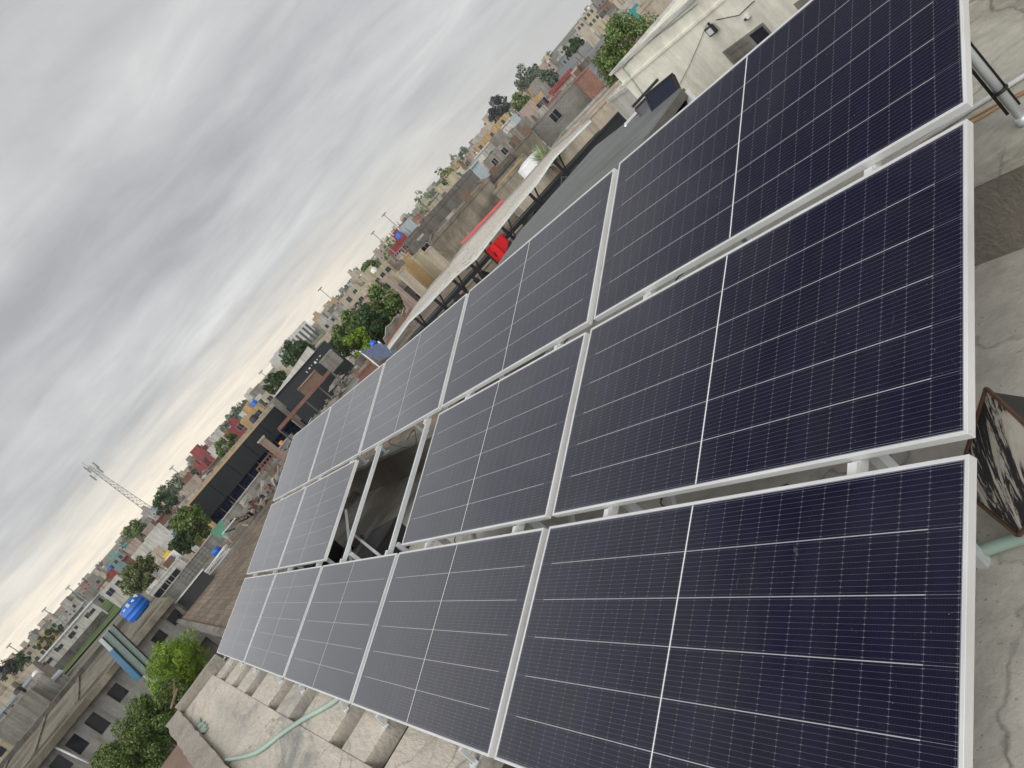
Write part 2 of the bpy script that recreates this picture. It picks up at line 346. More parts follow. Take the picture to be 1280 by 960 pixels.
def sheet(name, pts, m, kind='structure', dz=0.05, sub=14):
    # pts: two rows of ground points (near row, far row) draped over the terrain
    a, b = pts; mb = MB(); n = sub
    g = []
    for j in range(n+1):
        row = []
        for i in range(n+1):
            s_, t_ = i/n, j/n
            p = Vector(a[0]).lerp(Vector(a[1]), s_).lerp(Vector(b[0]).lerp(Vector(b[1]), s_), t_)
            row.append((p.x, p.y, gz(p.x, p.y)+dz+0.25*abs(noise.noise(Vector((p.x*.1, p.y*.1, 0))))))
        g.append(row)
    for j in range(n):
        for i in range(n): mb.quad(g[j][i], g[j][i+1], g[j+1][i+1], g[j+1][i])
    o = mb.build(name, m, smooth=True); return tag(o, kind=kind)
def pol(az, D): return (D*math.cos(R(az)), D*math.sin(R(az)), 0)
sheet('grass_field', ((pol(4.6, 205), pol(-3.2, 200)), (pol(4.9, 300), pol(-3.6, 300))), mat('field_grass', (0.10, 0.145, 0.04), 0.95, 0.3, 0.25, 0.6, patch=0.45, patchcol=(0.045, 0.10, 0.02), fine=8), dz=0.3)
sheet('stony_open_ground', ((pol(-47.0, 95), pol(-55, 95)), (pol(-46.5, 420), pol(-54, 420))), mat('grey_rubble', (0.21, 0.215, 0.22), 0.95, 0.35, 0.12, 1.0, patch=0.4, patchcol=(0.12, 0.12, 0.12), fine=9), dz=0.35)

# ---------------------------------------------------------------- our roof
RF = empty('roof_terrace', (0, 0, 0), 0, 'bare grey concrete roof terrace carrying the solar array', 'roof')
mb = MB(); mb.box(-4, 12.9, -3.45, 0.47, -2.5, -2.2); mb.build('roof_deck', M['deck'], RF)
mb = MB(); mb.box(-4, 12.7, -3.6, 0.72, -9.6, -2.5); mb.build('wall', M['conc'], RF)
# walkway slab along the left edge with tongues under each stand
mb = MB()
mb.box(-4, 12.25, -0.13, 0.47, -2.2, -2.05)
tongues = [(11.40, 11.98), (10.36, 11.12), (9.37, 9.80), (8.15, 8.50), (7.62, 8.15), (7.25, 7.6), (6.25, 7.16), (5.37, 5.89), (4.05, 4.98), (3.58, 4.05), (2.5, 3.10), (1.3, 1.9)]
T0 = [(12.05, 12.25), (11.17, 11.99), (10.36, 10.70), (9.36, 9.80)]
holes = [(11.98, 12.25), (11.22, 11.60), (10.30, 10.70), (9.36, 9.80), (8.10, 8.50), (7.22, 7.60), (5.89, 6.24), (5.02, 5.37), (3.55, 3.95), (2.62, 2.95), (1.7, 2.1)]
e0 = 12.25
for a, b in holes:
    if e0-b > 0.02: mb.box(b, e0, -0.62-0.05*random.random(), -0.13, -2.2, -2.054)
    e0 = a
mb.box(-4, 1.7, -0.65, -0.13, -2.2, -2.054)
mb.build('walkway_slab', M['slab'], RF, bevel=0.008)
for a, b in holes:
    mb = MB(); mb.box(a+.001, b-.001, -0.62, -0.131, -2.2, -2.19); mb.build('dark_recess', M['dark_brown_conc'], RF)  # recess floors coloured darker than the walkway
def rough_box(mbx, x0, x1, y0, y1, z0, z1, n, amp, seed, along='x'):
    # box whose top wobbles, split along its length
    L_ = (x1-x0) if along == 'x' else (y1-y0)
    for i in range(n):
        a, b = i/n, (i+1)/n
        def h(t, q): return z1+amp*noise.noise(Vector((t*L_*2.3, q*3.1, seed)))
        def e(t, q): return amp*0.8*noise.noise(Vector((t*L_*3.1, q*5.3, seed+7)))
        if along == 'x':
            xa, xb = x0+a*L_, x0+b*L_
            lo = [(xa, y0, z0), (xb, y0, z0), (xb, y1, z0), (xa, y1, z0)]
            hi = [(xa, y0+e(a, 0), h(a, 0)), (xb, y0+e(b, 0), h(b, 0)), (xb, y1+e(b, 1), h(b, 1)), (xa, y1+e(a, 1), h(a, 1))]
        else:
            ya, yb = y0+a*L_, y0+b*L_
            lo = [(x0, ya, z0), (x1, ya, z0), (x1, yb, z0), (x0, yb, z0)]
            hi = [(x0+e(a, 0), ya, h(a, 0)), (x1+e(a, 1), ya, h(a, 1)), (x1+e(b, 1), yb, h(b, 1)), (x0+e(b, 0), yb, h(b, 0))]
        mbx.hexa(lo, hi)
mb = MB(); rough_box(mb, 2.0, 12.45, 0.47, 0.72, -3.1, -1.985, 60, 0.03, 3); rough_box(mb, -4, 2.0, 0.47, 0.72, -3.1, -1.985, 10, 0.03, 4)
mb.build('parapet', M['parapet'], RF)
mb = MB(); rough_box(mb, 12.27, 12.43, -0.36, 0.47, -2.5, -1.925, 8, 0.006, 5, 'y'); mb.box(12.27, 12.43, -3.45, -0.36, -2.5, -2.09)
mb.build('end_parapet', M['parapet'], RF)
# right-hand ledge: broad near the camera, a narrow kerb further on
mb = MB(); mb.box(-4, 6.2, -5.45, -3.45, -2.6, -1.76); mb.box(6.2, 12.9, -3.66, -3.45, -2.6, -1.76)
mb.cur = 0; mb.build('ledge', M['ledge'], RF, bevel=0.01)
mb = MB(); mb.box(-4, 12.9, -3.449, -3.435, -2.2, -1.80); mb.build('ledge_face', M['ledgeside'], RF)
mb = MB(); rough_box(mb, -4, 6.2, -7.4, -5.45, -2.6, -1.66, 24, 0.03, 8); mb.build('upper_ledge', M['ledge'], RF)
mb = MB(); mb.box(-4, 6.2, -7.4, -3.6, -9.6, -2.6); mb.build('side_wall', M['conc'], RF)

# things lying on the roof
mb = MB()
pts = [Pz(283, 950, -2.02), Pz(319, 941, -2.02), Pz(351, 918, -2.025), Pz(379, 899, -2.025), Pz(417, 877, -2.025), Pz(450, 848, -2.0)]
pts = [p+Vector((0, 0, 0)) for p in pts]
def smooth(pts, n=6):
    out = []
    for i in range(len(pts)-1):
        p0 = pts[max(0, i-1)]; p1 = pts[i]; p2 = pts[i+1]; p3 = pts[min(len(pts)-1, i+2)]
        for k in range(n):
            t = k/n
            out.append(0.5*((2*p1)+(p2-p0)*t+(2*p0-5*p1+4*p2-p3)*t*t+(3*p1-p0-3*p2+p3)*t**3))
    out.append(pts[-1]); return out
pts = [Vector(p) for p in pts]
mb.path(smooth(pts), 0.021, 10)
tag(mb.build('hose', M['hose'], smooth=True), 'pale green plastic hose running from the left parapet under the solar panels', 'hose')
mb = MB(); mb.path(smooth([Vector(Pz(1160, 712, -2.165)), Vector(Pz(1217, 692, -2.165)), Vector(Pz(1280, 671, -2.165)), Vector(Pz(1380, 640, -2.165))]), 0.024, 12)
tag(mb.build('pipe', M['hose'], smooth=True), 'pale green pipe on the deck against the black crate', 'pipe')
mb = MB(); a_ = Pz(250, 900, -2.045); b_ = Pz(257, 915, -2.045); d_ = (b_-a_)
for k in range(5):
    t = k/5; q = a_+d_*t; mb.bar(q+Vector((0, 0.03*math.sin(k*2), 0.012)), q+d_*0.24+Vector((0, 0.03*math.cos(k), 0.012)), 0.03+0.03*math.sin(k+1)**2, 0.018)
tag(mb.build('rag', M['hose']), 'small pale green scrap of hose beside the parapet corner', 'scrap')

# black crate with peeling board
SD_ = Pz(1264, 632, -1.86)-Pz(1236, 515, -1.80); SA = math.atan2(SD_.y, SD_.x)
def board_mat():
    m = bpy.data.materials.new('peeling_board'); m.use_nodes = True; T = m.node_tree; b = T.nodes['Principled BSDF']
    t = T.nodes.new('ShaderNodeTexCoord'); mp = T.nodes.new('ShaderNodeMapping'); mp.vector_type = 'TEXTURE'; mp.inputs['Scale'].default_value = (0.42, 0.055, 0.3); mp.inputs['Rotation'].default_value = (0, 0, SA)
    T.links.new(t.outputs['Object'], mp.inputs[0])
    n = T.nodes.new('ShaderNodeTexNoise'); n.inputs['Scale'].default_value = 1.0; n.inputs['Detail'].default_value = 9; n.inputs['Roughness'].default_value = 0.72; n.inputs['Distortion'].default_value = 0.7
    T.links.new(mp.outputs[0], n.inputs['Vector'])
    sp = T.nodes.new('ShaderNodeSeparateXYZ'); T.links.new(t.outputs['Object'], sp.inputs[0])
    k = mth(T, 'SUBTRACT', mth(T, 'ADD', n.outputs[0], -0.01), mth(T, 'MULTIPLY', mth(T, 'ABSOLUTE', mth(T, 'ADD', sp.outputs[1], 0.05)), 0.25))
    c = ramp(T, k, [(0.455, (0.022, 0.022, 0.024)), (0.475, (0.40, 0.37, 0.32)), (0.58, (0.50, 0.47, 0.41))])
    T.links.new(c, b.inputs['Base Color']); b.inputs['Roughness'].default_value = 0.6
    bp = T.nodes.new('ShaderNodeBump'); bp.inputs['Strength'].default_value = 0.5; bp.inputs['Distance'].default_value = 0.01; T.links.new(c, bp.inputs['Height']); T.links.new(bp.outputs[0], b.inputs['Normal'])
    return m
c0 = Pz(1196, 606, -1.90); c1_ = Pz(1273, 670, -1.97); c2_ = Pz(1345, 590, -1.80); c3_ = Pz(1233, 485, -1.72)
cr = empty('crate', c0, 0, 'black crate lying tilted beside the array, its face peeling to white', 'crate')
fc = [Vector(q)-c0 for q in (c0, c1_, c2_, c3_)]
nn = (fc[1]-fc[0]).cross(fc[3]-fc[0]).normalized()
if nn.z < 0: nn = -nn
def lay(k0, k1, inset):
    ctr_ = sum(fc, Vector())/4; a = [q+(ctr_-q).normalized()*inset for q in fc]
    mbx = MB(); mbx.hexa([q+nn*k0 for q in a], [q+nn*k1 for q in a]); return mbx
lay(-0.24, -0.014, 0.012).build('body', M['bplastic'], cr)
lay(-0.013, 0.0, 0.012).build('peeling_face', board_mat(), cr)
mb = MB()
for i in range(4): mb.bar(fc[i], fc[(i+1) % 4], 0.009, 0.014, up=nn)
mb.build('rusty_rim', mat('dark_rust', (0.10, 0.055, 0.035), .9, .4, 8), cr)

# pole with cables, pipes on the ledge
pb = Pz(1279, 150, -1.74); po = empty('pole', (pb.x, pb.y, -1.76), 0, 'grey steel pole with two black cables tied along it, standing on the ledge', 'pole')
mb = MB(); mb.tube((0, 0, 0), (0.02, -0.03, 1.5), 0.022, n=14); mb.lathe([(0.03, 0), (0.03, 0.04), (0.023, 0.045)], 14); mb.build('tube', M['galv'], po, smooth=True)
for sgn in (-1, 1):
    mb = MB(); mb.tube((0.022*sgn+0.004, 0.02*sgn, 0.09), (0.022*sgn+0.022, 0.02*sgn-0.03, 1.5), 0.008, n=8); mb.build('cable', M['bplastic'], po, smooth=True)
mb = MB(); mb.lathe([(0.036, 0.20), (0.038, 0.203), (0.038, 0.208), (0.036, 0.211)], 16); mb.build('cable_tie', M['bplastic'], po)
mb = MB(); mb.path([Vector(Pz(980, 290, -1.745)), Vector(Pz(1217, 134, -1.745)), Vector(Pz(1280, 95, -1.745)), Vector(Pz(1420, 10, -1.745))], 0.014, 8)
tag(mb.build('conduit', M['wplastic'], smooth=True), 'thin white conduit lying along the concrete ledge', 'conduit')
for k, (dy, lb) in enumerate(((0, 'orange cable lying on the ledge, the strand nearer the white conduit'), (11, 'orange cable lying on the ledge, the strand nearer the panels'))):
    mb = MB(); mb.path(smooth([Vector(Pz(980, 300+dy, -1.752)), Vector(Pz(1090, 216+dy, -1.752)), Vector(Pz(1217, 146+dy*0.6, -1.752)), Vector(Pz(1282, 113+dy*0.2, -1.752)), Vector(Pz(1420, 60, -1.752))]), 0.006, 6)
    tag(mb.build('cable', M['cable'], smooth=True), lb, 'cable')

# objects under the array seen through the missing-panel gap
def tub(px, py, sx_, sy_, h, rz, label):
    p = Pz(px, py, -2.2); e = empty('battery_box', (p.x, p.y, -2.2), rz, label, 'box')
    mb = MB(); mb.hexa([(-sx_/2, -sy_/2, 0), (sx_/2, -sy_/2, 0), (sx_/2, sy_/2, 0), (-sx_/2, sy_/2, 0)], [(-sx_*.53, -sy_*.53, h), (sx_*.53, -sy_*.53, h), (sx_*.53, sy_*.53, h), (-sx_*.53, sy_*.53, h)]); mb.build('body', M['bplastic'], e, bevel=0.01)
    mb = MB(); mb.box(-sx_*.55, sx_*.55, -sy_*.55, sy_*.55, h+0.001, h+0.03); mb.build('lid', M['bplastic'], e, bevel=0.008)
tub(492, 700, 0.55, 0.5, 0.28, 0.2, 'black box under the array, right of the gap between the two bare rails')
tub(412, 712, 0.6, 0.5, 0.25, 0.1, 'black box under the array at the lower left corner of the gap')
for k, (px, py, s_, lb) in enumerate([(444, 682, 0.2, 'broken brick under the array gap, nearest the brace'), (452, 676, 0.15, 'small rusty brick chip under the array gap'), (436, 694, 0.24, 'dark stone lump under the array gap'), (462, 686, 0.2, 'pale mortar lump under the array gap')]):
    p = Pz(px, py, -2.2); mb = MB(); mb.box(-s_/2, s_/2, -s_*.3, s_*.3, 0, s_*.35)
    o = mb.build('rubble', [M['brown'], M['brown'], M['dark_brown_conc'], M['conc']][k], bevel=0.02, loc=(p.x, p.y, -2.2)); o.rotation_euler = (0.1, 0.15, k*1.1); tag(o, lb, 'rubble')

# ---------------------------------------------------------------- solar panels
def pv_material():
    m = bpy.data.materials.new('solar_cells'); m.use_nodes = True; T = m.node_tree; b = T.nodes['Principled BSDF']
    t = T.nodes.new('ShaderNodeTexCoord'); sp = T.nodes.new('ShaderNodeSeparateXYZ'); T.links.new(t.outputs['Object'], sp.inputs[0])
    X = sp.outputs[0]; Y = mth(T, 'MULTIPLY', sp.outputs[1], -1.0)
    LP_, WP = 2.278, 1.1345; mg = 0.022; row = (WP-2*mg)/6; half = (LP_/2-mg-0.006); cw = half/12
    # fold about the centre line
    xm = mth(T, 'ABSOLUTE', mth(T, 'SUBTRACT', X, LP_/2))          # distance from centre
    xc = mth(T, 'SUBTRACT', xm, 0.006)
    ym = mth(T, 'SUBTRACT', Y, mg)
    def near(val, per, wd, shift=0.0):
        pp = mth(T, 'PINGPONG', mth(T, 'ADD', val, shift+per*20), per/2)
        return mth(T, 'LESS_THAN', pp, wd/2)
    rowline = near(ym, row, 0.0032); rowthin = near(ym, row, 0.0014)
    inner = mth(T, 'LESS_THAN', xc, half-cw); inner2 = mth(T, 'LESS_THAN', ym, row*6-0.01)
    inner3 = mth(T, 'GREATER_THAN', ym, 0.01)
    rowline = mth(T, 'MULTIPLY', rowline, mth(T, 'MULTIPLY', inner, mth(T, 'MULTIPLY', inner2, inner3)))
    centre = mth(T, 'MULTIPLY', mth(T, 'LESS_THAN', xm, 0.0034), 1.0)
    cellgap = near(xc, cw, 0.0016)
    bus = near(ym, row/10, 0.0010, row/20)
    pad = mth(T, 'MULTIPLY', near(ym, row/10, 0.0022, row/20), near(xc, cw, 0.010))
    fing = near(xc, cw/10, 0.0012)
    edge = mth(T, 'MAXIMUM', mth(T, 'GREATER_THAN', xm, LP_/2-0.0165), mth(T, 'MAXIMUM', mth(T, 'LESS_THAN', Y, 0.0165), mth(T, 'GREATER_THAN', Y, WP-0.0165)))
    oi = T.nodes.new('ShaderNodeObjectInfo')
    def cellid(val, per): return mth(T, 'FLOOR', mth(T, 'DIVIDE', val, per))
    cb = T.nodes.new('ShaderNodeCombineXYZ'); T.links.new(cellid(X, cw), cb.inputs[0]); T.links.new(cellid(ym, row), cb.inputs[1]); T.links.new(oi.outputs['Random'], cb.inputs[2])
    wn = T.nodes.new('ShaderNodeTexWhiteNoise'); T.links.new(cb.outputs[0], wn.inputs['Vector'])
    cell = mixc(T, wn.outputs[0], (0.0012, 0.0020, 0.014), (0.0024, 0.0034, 0.024))
    cell = mixc(T, ramp(T, oi.outputs['Random'], [(0, 0), (1, 0.6)]), cell, (0.0065, 0.0050, 0.018))
    c = mixc(T, mth(T, 'MULTIPLY', fing, 0.03), cell, (0.10, 0.11, 0.14))
    c = mixc(T, mth(T, 'MULTIPLY', bus, 0.32), c, (0.215, 0.225, 0.26))
    c = mixc(T, mth(T, 'MULTIPLY', cellgap, 0.18), c, (0.30, 0.31, 0.34))
    c = mixc(T, mth(T, 'MULTIPLY', pad, 0.22), c, (0.42, 0.43, 0.46))
    c = mixc(T, mth(T, 'MULTIPLY', rowthin, 0.5), c, (0.30, 0.31, 0.35))
    c = mixc(T, rowline, c, (0.36, 0.36, 0.38))
    c = mixc(T, centre, c, (0.72, 0.72, 0.72))
    c = mixc(T, mth(T, 'MULTIPLY', edge, 0.85), c, (0.20, 0.21, 0.24))
    # dust film, drops and specks on the glass
    def nz(sc, det, ro, st=(1, 1, 1), dist=0):
        mp = T.nodes.new('ShaderNodeMapping'); mp.inputs['Scale'].default_value = st
        va = T.nodes.new('ShaderNodeVectorMath'); va.operation = 'ADD'; T.links.new(t.outputs['Object'], va.inputs[0])
        cv = T.nodes.new('ShaderNodeCombineXYZ'); T.links.new(mth(T, 'MULTIPLY', oi.outputs['Random'], 37.0), cv.inputs[2]); T.links.new(cv.outputs[0], va.inputs[1])
        T.links.new(va.outputs[0], mp.inputs[0])
        n = T.nodes.new('ShaderNodeTexNoise'); n.inputs['Scale'].default_value = sc; n.inputs['Detail'].default_value = det; n.inputs['Roughness'].default_value = ro; n.inputs['Distortion'].default_value = dist
        T.links.new(mp.outputs[0], n.inputs['Vector']); return n.outputs[0]
    film = ramp(T, nz(1.1, 7, 0.62, (1, 1, 1), 0.9), [(0.40, 0.0), (0.75, 0.030)])
    specks = mth(T, 'MULTIPLY', ramp(T, nz(85, 2, 0.5), [(0.74, 0), (0.78, 1)]), ramp(T, nz(3, 3, 0.6), [(0.42, 0.0), (0.7, 0.55)]))
    smears = mth(T, 'MULTIPLY', ramp(T, nz(16, 3, 0.6, (1.0, 0.35, 1), 1.2), [(0.69, 0), (0.74, 0.5)]), ramp(T, nz(2.2, 2, 0.5), [(0.5, 0.0), (0.66, 1)]))
    dust = mth(T, 'ADD', film, mth(T, 'MAXIMUM', specks, mth(T, 'MULTIPLY', smears, 0.35)), clamp=True)
    c = mixc(T, dust, c, (0.45, 0.43, 0.40))
    T.links.new(c, b.inputs['Base Color'])
    b.inputs['IOR'].default_value = 1.23; b.inputs['Coat Weight'].default_value = 1.0; b.inputs['Coat IOR'].default_value = 1.33; b.inputs['Coat Roughness'].default_value = 0.11; b.inputs['Sheen Weight'].default_value = 0.8; b.inputs['Sheen Roughness'].default_value = 0.10; b.inputs['Sheen Tint'].default_value = (0.80, 0.76, 0.74, 1)
    T.links.new(ramp(T, nz(2.5, 5, 0.6), [(0.3, 0.09), (0.7, 0.19)]), b.inputs['Roughness'])
    b.inputs['Specular IOR Level'].default_value = 0.5
    return m
PV = pv_material()
PANELS = [[0,0,[[1.2372,-0.4027,-1.8588],[3.515,-0.4033,-1.8907],[3.5195,-1.4855,-1.5467],[1.2417,-1.4842,-1.5124]]],[0,1,[[3.5761,-0.4033,-1.8916],[5.8538,-0.4044,-1.925],[5.8584,-1.4867,-1.5815],[3.5806,-1.4855,-1.5476]]],[0,2,[[5.9149,-0.4044,-1.9259],[8.1927,-0.4048,-1.9573],[8.1973,-1.4867,-1.6123],[5.9195,-1.4867,-1.5823]]],[0,3,[[8.2538,-0.4048,-1.9581],[10.5317,-0.4036,-1.9839],[10.5363,-1.4844,-1.6355],[8.2584,-1.4867,-1.613]]],[0,4,[[10.5928,-0.4035,-1.9845],[12.8708,-0.3994,-2.0012],[12.8755,-1.4786,-1.6475],[10.5974,-1.4843,-1.636]]],[1,0,[[1.2452,-1.5395,-1.4939],[3.5229,-1.5409,-1.5283],[3.5279,-2.6132,-1.1522],[1.2502,-2.6101,-1.1124]]],[1,1,[[3.584,-1.5409,-1.5293],[5.8618,-1.5421,-1.5632],[5.8667,-2.6155,-1.1907],[3.589,-2.6132,-1.1533]]],[1,2,[[5.9229,-1.5421,-1.5641],[8.2007,-1.5421,-1.5941],[8.2056,-2.6161,-1.2233],[5.9278,-2.6156,-1.1917]]],[1,3,[[8.2618,-1.5421,-1.5948],[10.5397,-1.5398,-1.6172],[10.5446,-2.6136,-1.2461],[8.2667,-2.616,-1.224]]],[1,4,[[10.6009,-1.5397,-1.6177],[12.8789,-1.5339,-1.629],[12.8838,-2.6071,-1.2557],[10.6057,-2.6135,-1.2466]]],[2,0,[[1.2474,-2.6648,-1.0916],[3.5251,-2.6679,-1.1318],[3.5306,-3.7262,-0.7101],[1.2531,-3.7205,-0.6615]]],[2,1,[[3.5862,-2.668,-1.1328],[5.8639,-2.6704,-1.1706],[5.8694,-3.7307,-0.7556],[3.5917,-3.7263,-0.7113]]],[2,2,[[5.925,-2.6704,-1.1715],[8.2028,-2.671,-1.2033],[8.2082,-3.7328,-0.7932],[5.9305,-3.7308,-0.7567]]],[2,3,[[8.2639,-2.6709,-1.204],[10.5418,-2.6686,-1.2262],[10.5472,-3.7313,-0.819],[8.2693,-3.7328,-0.794]]],[2,4,[[10.6029,-2.6684,-1.2267],[12.881,-2.662,-1.2358],[12.8863,-3.725,-0.8296],[10.6083,-3.7312,-0.8195]]]]
colname = ['nearest', 'second', 'third', 'fourth', 'farthest']
rowname = ['lowest row', 'middle row', 'top row']
PL, PW, PT = 2.278, 1.1345, 0.035
fr = MB(); lip = 0.0125
fr.box(0, PL, -lip, 0, -PT, 0.0); fr.box(0, PL, -PW, -PW+lip, -PT, 0.0)
fr.box(0, lip, -PW+lip, -lip, -PT, -0.0); fr.box(PL-lip, PL, -PW+lip, -lip, -PT, 0.0)
gl = MB(); gl.box(lip-0.001, PL-lip+0.001, -PW+lip-0.001, -lip+0.001, -0.008, -0.0025)
jb = MB(); jb.box(1.0, 1.27, -0.16, -0.08, -PT-0.0, -0.0135)
bs_ = MB(); bs_.box(lip-0.0005, PL-lip+0.0005, -PW+lip-0.0005, -lip+0.0005, -0.013, -0.0085)
proto = None
for r_, c_, cs in PANELS:
    if r_ == 1 and c_ == 2: continue
    p = [Vector(q) for q in cs]
    x = ((p[1]-p[0])+(p[2]-p[3])).normalized(); yv = ((p[3]-p[0])+(p[2]-p[1]))
    ctr = (p[0]+p[1]+p[2]+p[3])/4
    yv = -(yv-x*yv.dot(x)).normalized(); z = x.cross(yv)
    org = ctr-x*PL/2+yv*(PW/2)
    if proto is None:
        e = empty('solar_panel'); a = fr.build('frame', M['alu'], e, bevel=0.0012); g_ = gl.build('glass', PV, e); j_ = jb.build('junction_box', M['bplastic'], e); bs_.build('backsheet', M['render'], e)
        proto = e
    else: e = copy_tree(proto)
    e.matrix_world = Matrix([[x[i], yv[i], z[i], org[i]] for i in range(3)]+[[0, 0, 0, 1]])
    extra = {(1, 1): ', on the near side of the empty gap', (1, 3): ', on the far side of the empty gap'}.get((r_, c_), '')
    tag(e, '%s solar panel in the %s%s' % (colname[c_], rowname[r_], extra), 'solar panel', 'silver framed dark blue solar panels of the roof array')

# stands: one per rail
def pv_pt(u, v_):   # point on array surface from the panel corners (u in metres along, v up the slope)
    A_ = [Vector(q) for q in PANELS[0][2]]; i = max(0, min(4, int(u/2.339))); j = max(0, min(2, int(v_/1.194)))
    cs = [Vector(q) for q in PANELS[j*5+i][2]]
    s_ = (u-i*2.339)/2.278; t_ = (v_-j*1.194)/1.1355
    return (cs[0]*(1-s_)+cs[1]*s_)*(1-t_)+(cs[3]*(1-s_)+cs[2]*s_)*t_
us = [0.40, 1.79, 2.73, 4.12, 5.02, 6.40, 7.34, 8.76, 9.64, 11.05]
ordn = ['first', 'second', 'third', 'fourth', 'fifth', 'sixth', 'seventh', 'eighth', 'ninth', 'tenth']
dn = Vector((0.0126, 0.294, 0.956))
for k, u in enumerate(us):
    lo = pv_pt(u, 0.012)-dn*0.055; hi = pv_pt(u, 3.46)-dn*0.055
    mid1 = pv_pt(u, 1.165)-dn*0.055; mid2 = pv_pt(u, 2.355)-dn*0.055
    xx = lo.x
    e = empty('mounting_stand', (xx, lo.y, -2.05), 0, '%s steel panel stand counted from the camera%s' % (ordn[k], ', its rail bare in the empty gap' if k in (4, 5) else ''), 'stand', 'steel stands under the solar array')
    def L_(p): return tuple(Vector(p)-Vector((xx, lo.y, -2.05)))
    mb = MB()
    for a, b in ((lo, mid1), (mid1, mid2), (mid2, hi)): mb.bar(L_(a), L_(b), 0.032, 0.038)
    mb.build('rail', M['galv'], e)
    f0 = Vector((xx, lo.y+0.04, -2.054)); mb = MB(); mb.bar(L_(f0), L_(Vector((xx, lo.y+0.03, lo.z+0.012))), 0.028, 0.022, up=(0, 1, 0)); mb.box(-0.03, 0.03, 0.03, 0.075, -0.003, 0.004)
    mb.tube((0.02, 0.062, 0.004), (0.02, 0.062, 0.018), 0.006, n=6); mb.build('front_leg', M['galv'], e)
    m1 = mid1+Vector((0, -0.1, 0)); mb = MB(); mb.bar(L_((xx, m1.y, -2.199)), L_((xx, m1.y, mid1.z)), 0.04, 0.04, up=(0, 1, 0)); mb.build('middle_leg', M['galv'], e)
    if False: yr = -3.0; t_ = (yr-mid2.y)/(hi.y-mid2.y); zr = mid2.z+(hi.z-mid2.z)*t_; mb = MB(); mb.bar(L_((xx, yr, -2.199)), L_((xx, yr, zr-0.02)), 0.04, 0.04, up=(0, 1, 0)); mb.build('rear_leg', M['galv'], e)
    mb = MB(); yr = -3.50; t_ = (yr-mid2.y)/(hi.y-mid2.y); zr = mid2.z+(hi.z-mid2.z)*t_
    mb.bar(L_((xx, yr, -1.759)), L_((xx, yr, zr-0.02)), 0.04, 0.04, up=(0, 1, 0)); mb.box(-0.05, 0.05, yr-lo.y-0.05, yr-lo.y+0.04, 0.291, 0.298)
    if k: mb.build('rear_leg', M['galv'], e)
    if k not in (0, 4, 5): mb = MB(); mb.bar(L_((xx+0.02, m1.y, -2.05)), L_((xx+0.02, (mid1.y+mid2.y)/2-0.1, (mid1.z+mid2.z)/2-0.05)), 0.03, 0.03); mb.build('brace', M['galv'], e)
    for q, wv in ((mid1, 1.165), (mid2, 2.355)):
        pt = pv_pt(u, wv)-dn*0.028; mb = MB(); mb.bar(L_(pt-Vector((0, 0.0, 0))-(hi-lo).normalized()*0.02), L_(pt+(hi-lo).normalized()*0.02), 0.035, 0.02); mb.build('clamp', M['alu'], e)
for k, (u, v_) in enumerate([(1.05, 1.165), (3.3, 1.165), (5.7, 2.355), (1.2, 2.355), (2.3, 2.355)]):
    p0 = pv_pt(u-.35, v_)-dn*.05; p1 = pv_pt(u+.35, v_)-dn*.05; m_ = (p0+p1)/2-Vector((0, 0, .10+.03*k))
    mb = MB(); mb.path(smooth([p0+Vector((0, .12, 0)), p0, m_, p1, p1+Vector((0, -.12, 0))]), .004, 6)
    tag(mb.build('panel_lead', M['bplastic'], smooth=True), 'black lead sagging between the solar panels, %s along the %s row gap' % (['nearest', 'second', 'third', 'fourth', 'fifth'][k], 'lower' if v_ < 2 else 'upper'), 'cable')
# cross bars visible in the gap
for k, (px, py, px2, py2, lb) in enumerate([(448, 538, 462, 552, 'short galvanised bar reaching over the kerb in the gap, left one'), (470, 530, 488, 543, 'short galvanised bar reaching over the kerb in the gap, right one')]):
    a = Pz(472 if k == 0 else 497, 556 if k == 0 else 542, -1.74) if False else Pz(px+6, py+12 if k == 0 else py+10, -1.735); b = Vector((a.x+0.1, a.y-0.75, -1.735)); a = a+Vector((0, 0.05, 0))
    mb = MB(); mb.bar(a, b, 0.03, 0.03); tag(mb.build('cross_bar', M['galv']), lb, 'steel bar')
a = Vector(Pz(437, 664, -1.95)); b = Vector(Pz(474, 694, -1.75)); mb = MB(); mb.bar(a, b, 0.028, 0.028); tag(mb.build('brace_bar', M['galv']), 'diagonal galvanised brace bar at the foot of the gap', 'steel bar')

# ---------------------------------------------------------------- building helpers
def frame_of(A, B):
    d = Vector((B.x-A.x, B.y-A.y)); L_ = d.length; return L_, math.atan2(d.y, d.x)
def win(parent, x, z, w_, h_, frame=True, fm='conc_l', y=0.0, sub=True, pane='glass'):
    mb = MB(); t = 0.06
    if frame:
        mb.box(x-w_/2-t, x+w_/2+t, y-0.07, y, z-h_/2-t, z-h_/2); mb.box(x-w_/2-t, x+w_/2+t, y-0.07, y, z+h_/2, z+h_/2+t)
        mb.box(x-w_/2-t, x-w_/2, y-0.07, y, z-h_/2, z+h_/2); mb.box(x+w_/2, x+w_/2+t, y-0.07, y, z-h_/2, z+h_/2); mb.box(x-t*.3, x+t*.3, y-0.05, y-0.021, z-h_/2, z+h_/2)
    mb.cur = 1; mb.box(x-w_/2, x+w_/2, y-0.02, y, z-h_/2, z+h_/2)
    return mb.build('window', [M[fm], M[pane]], parent)
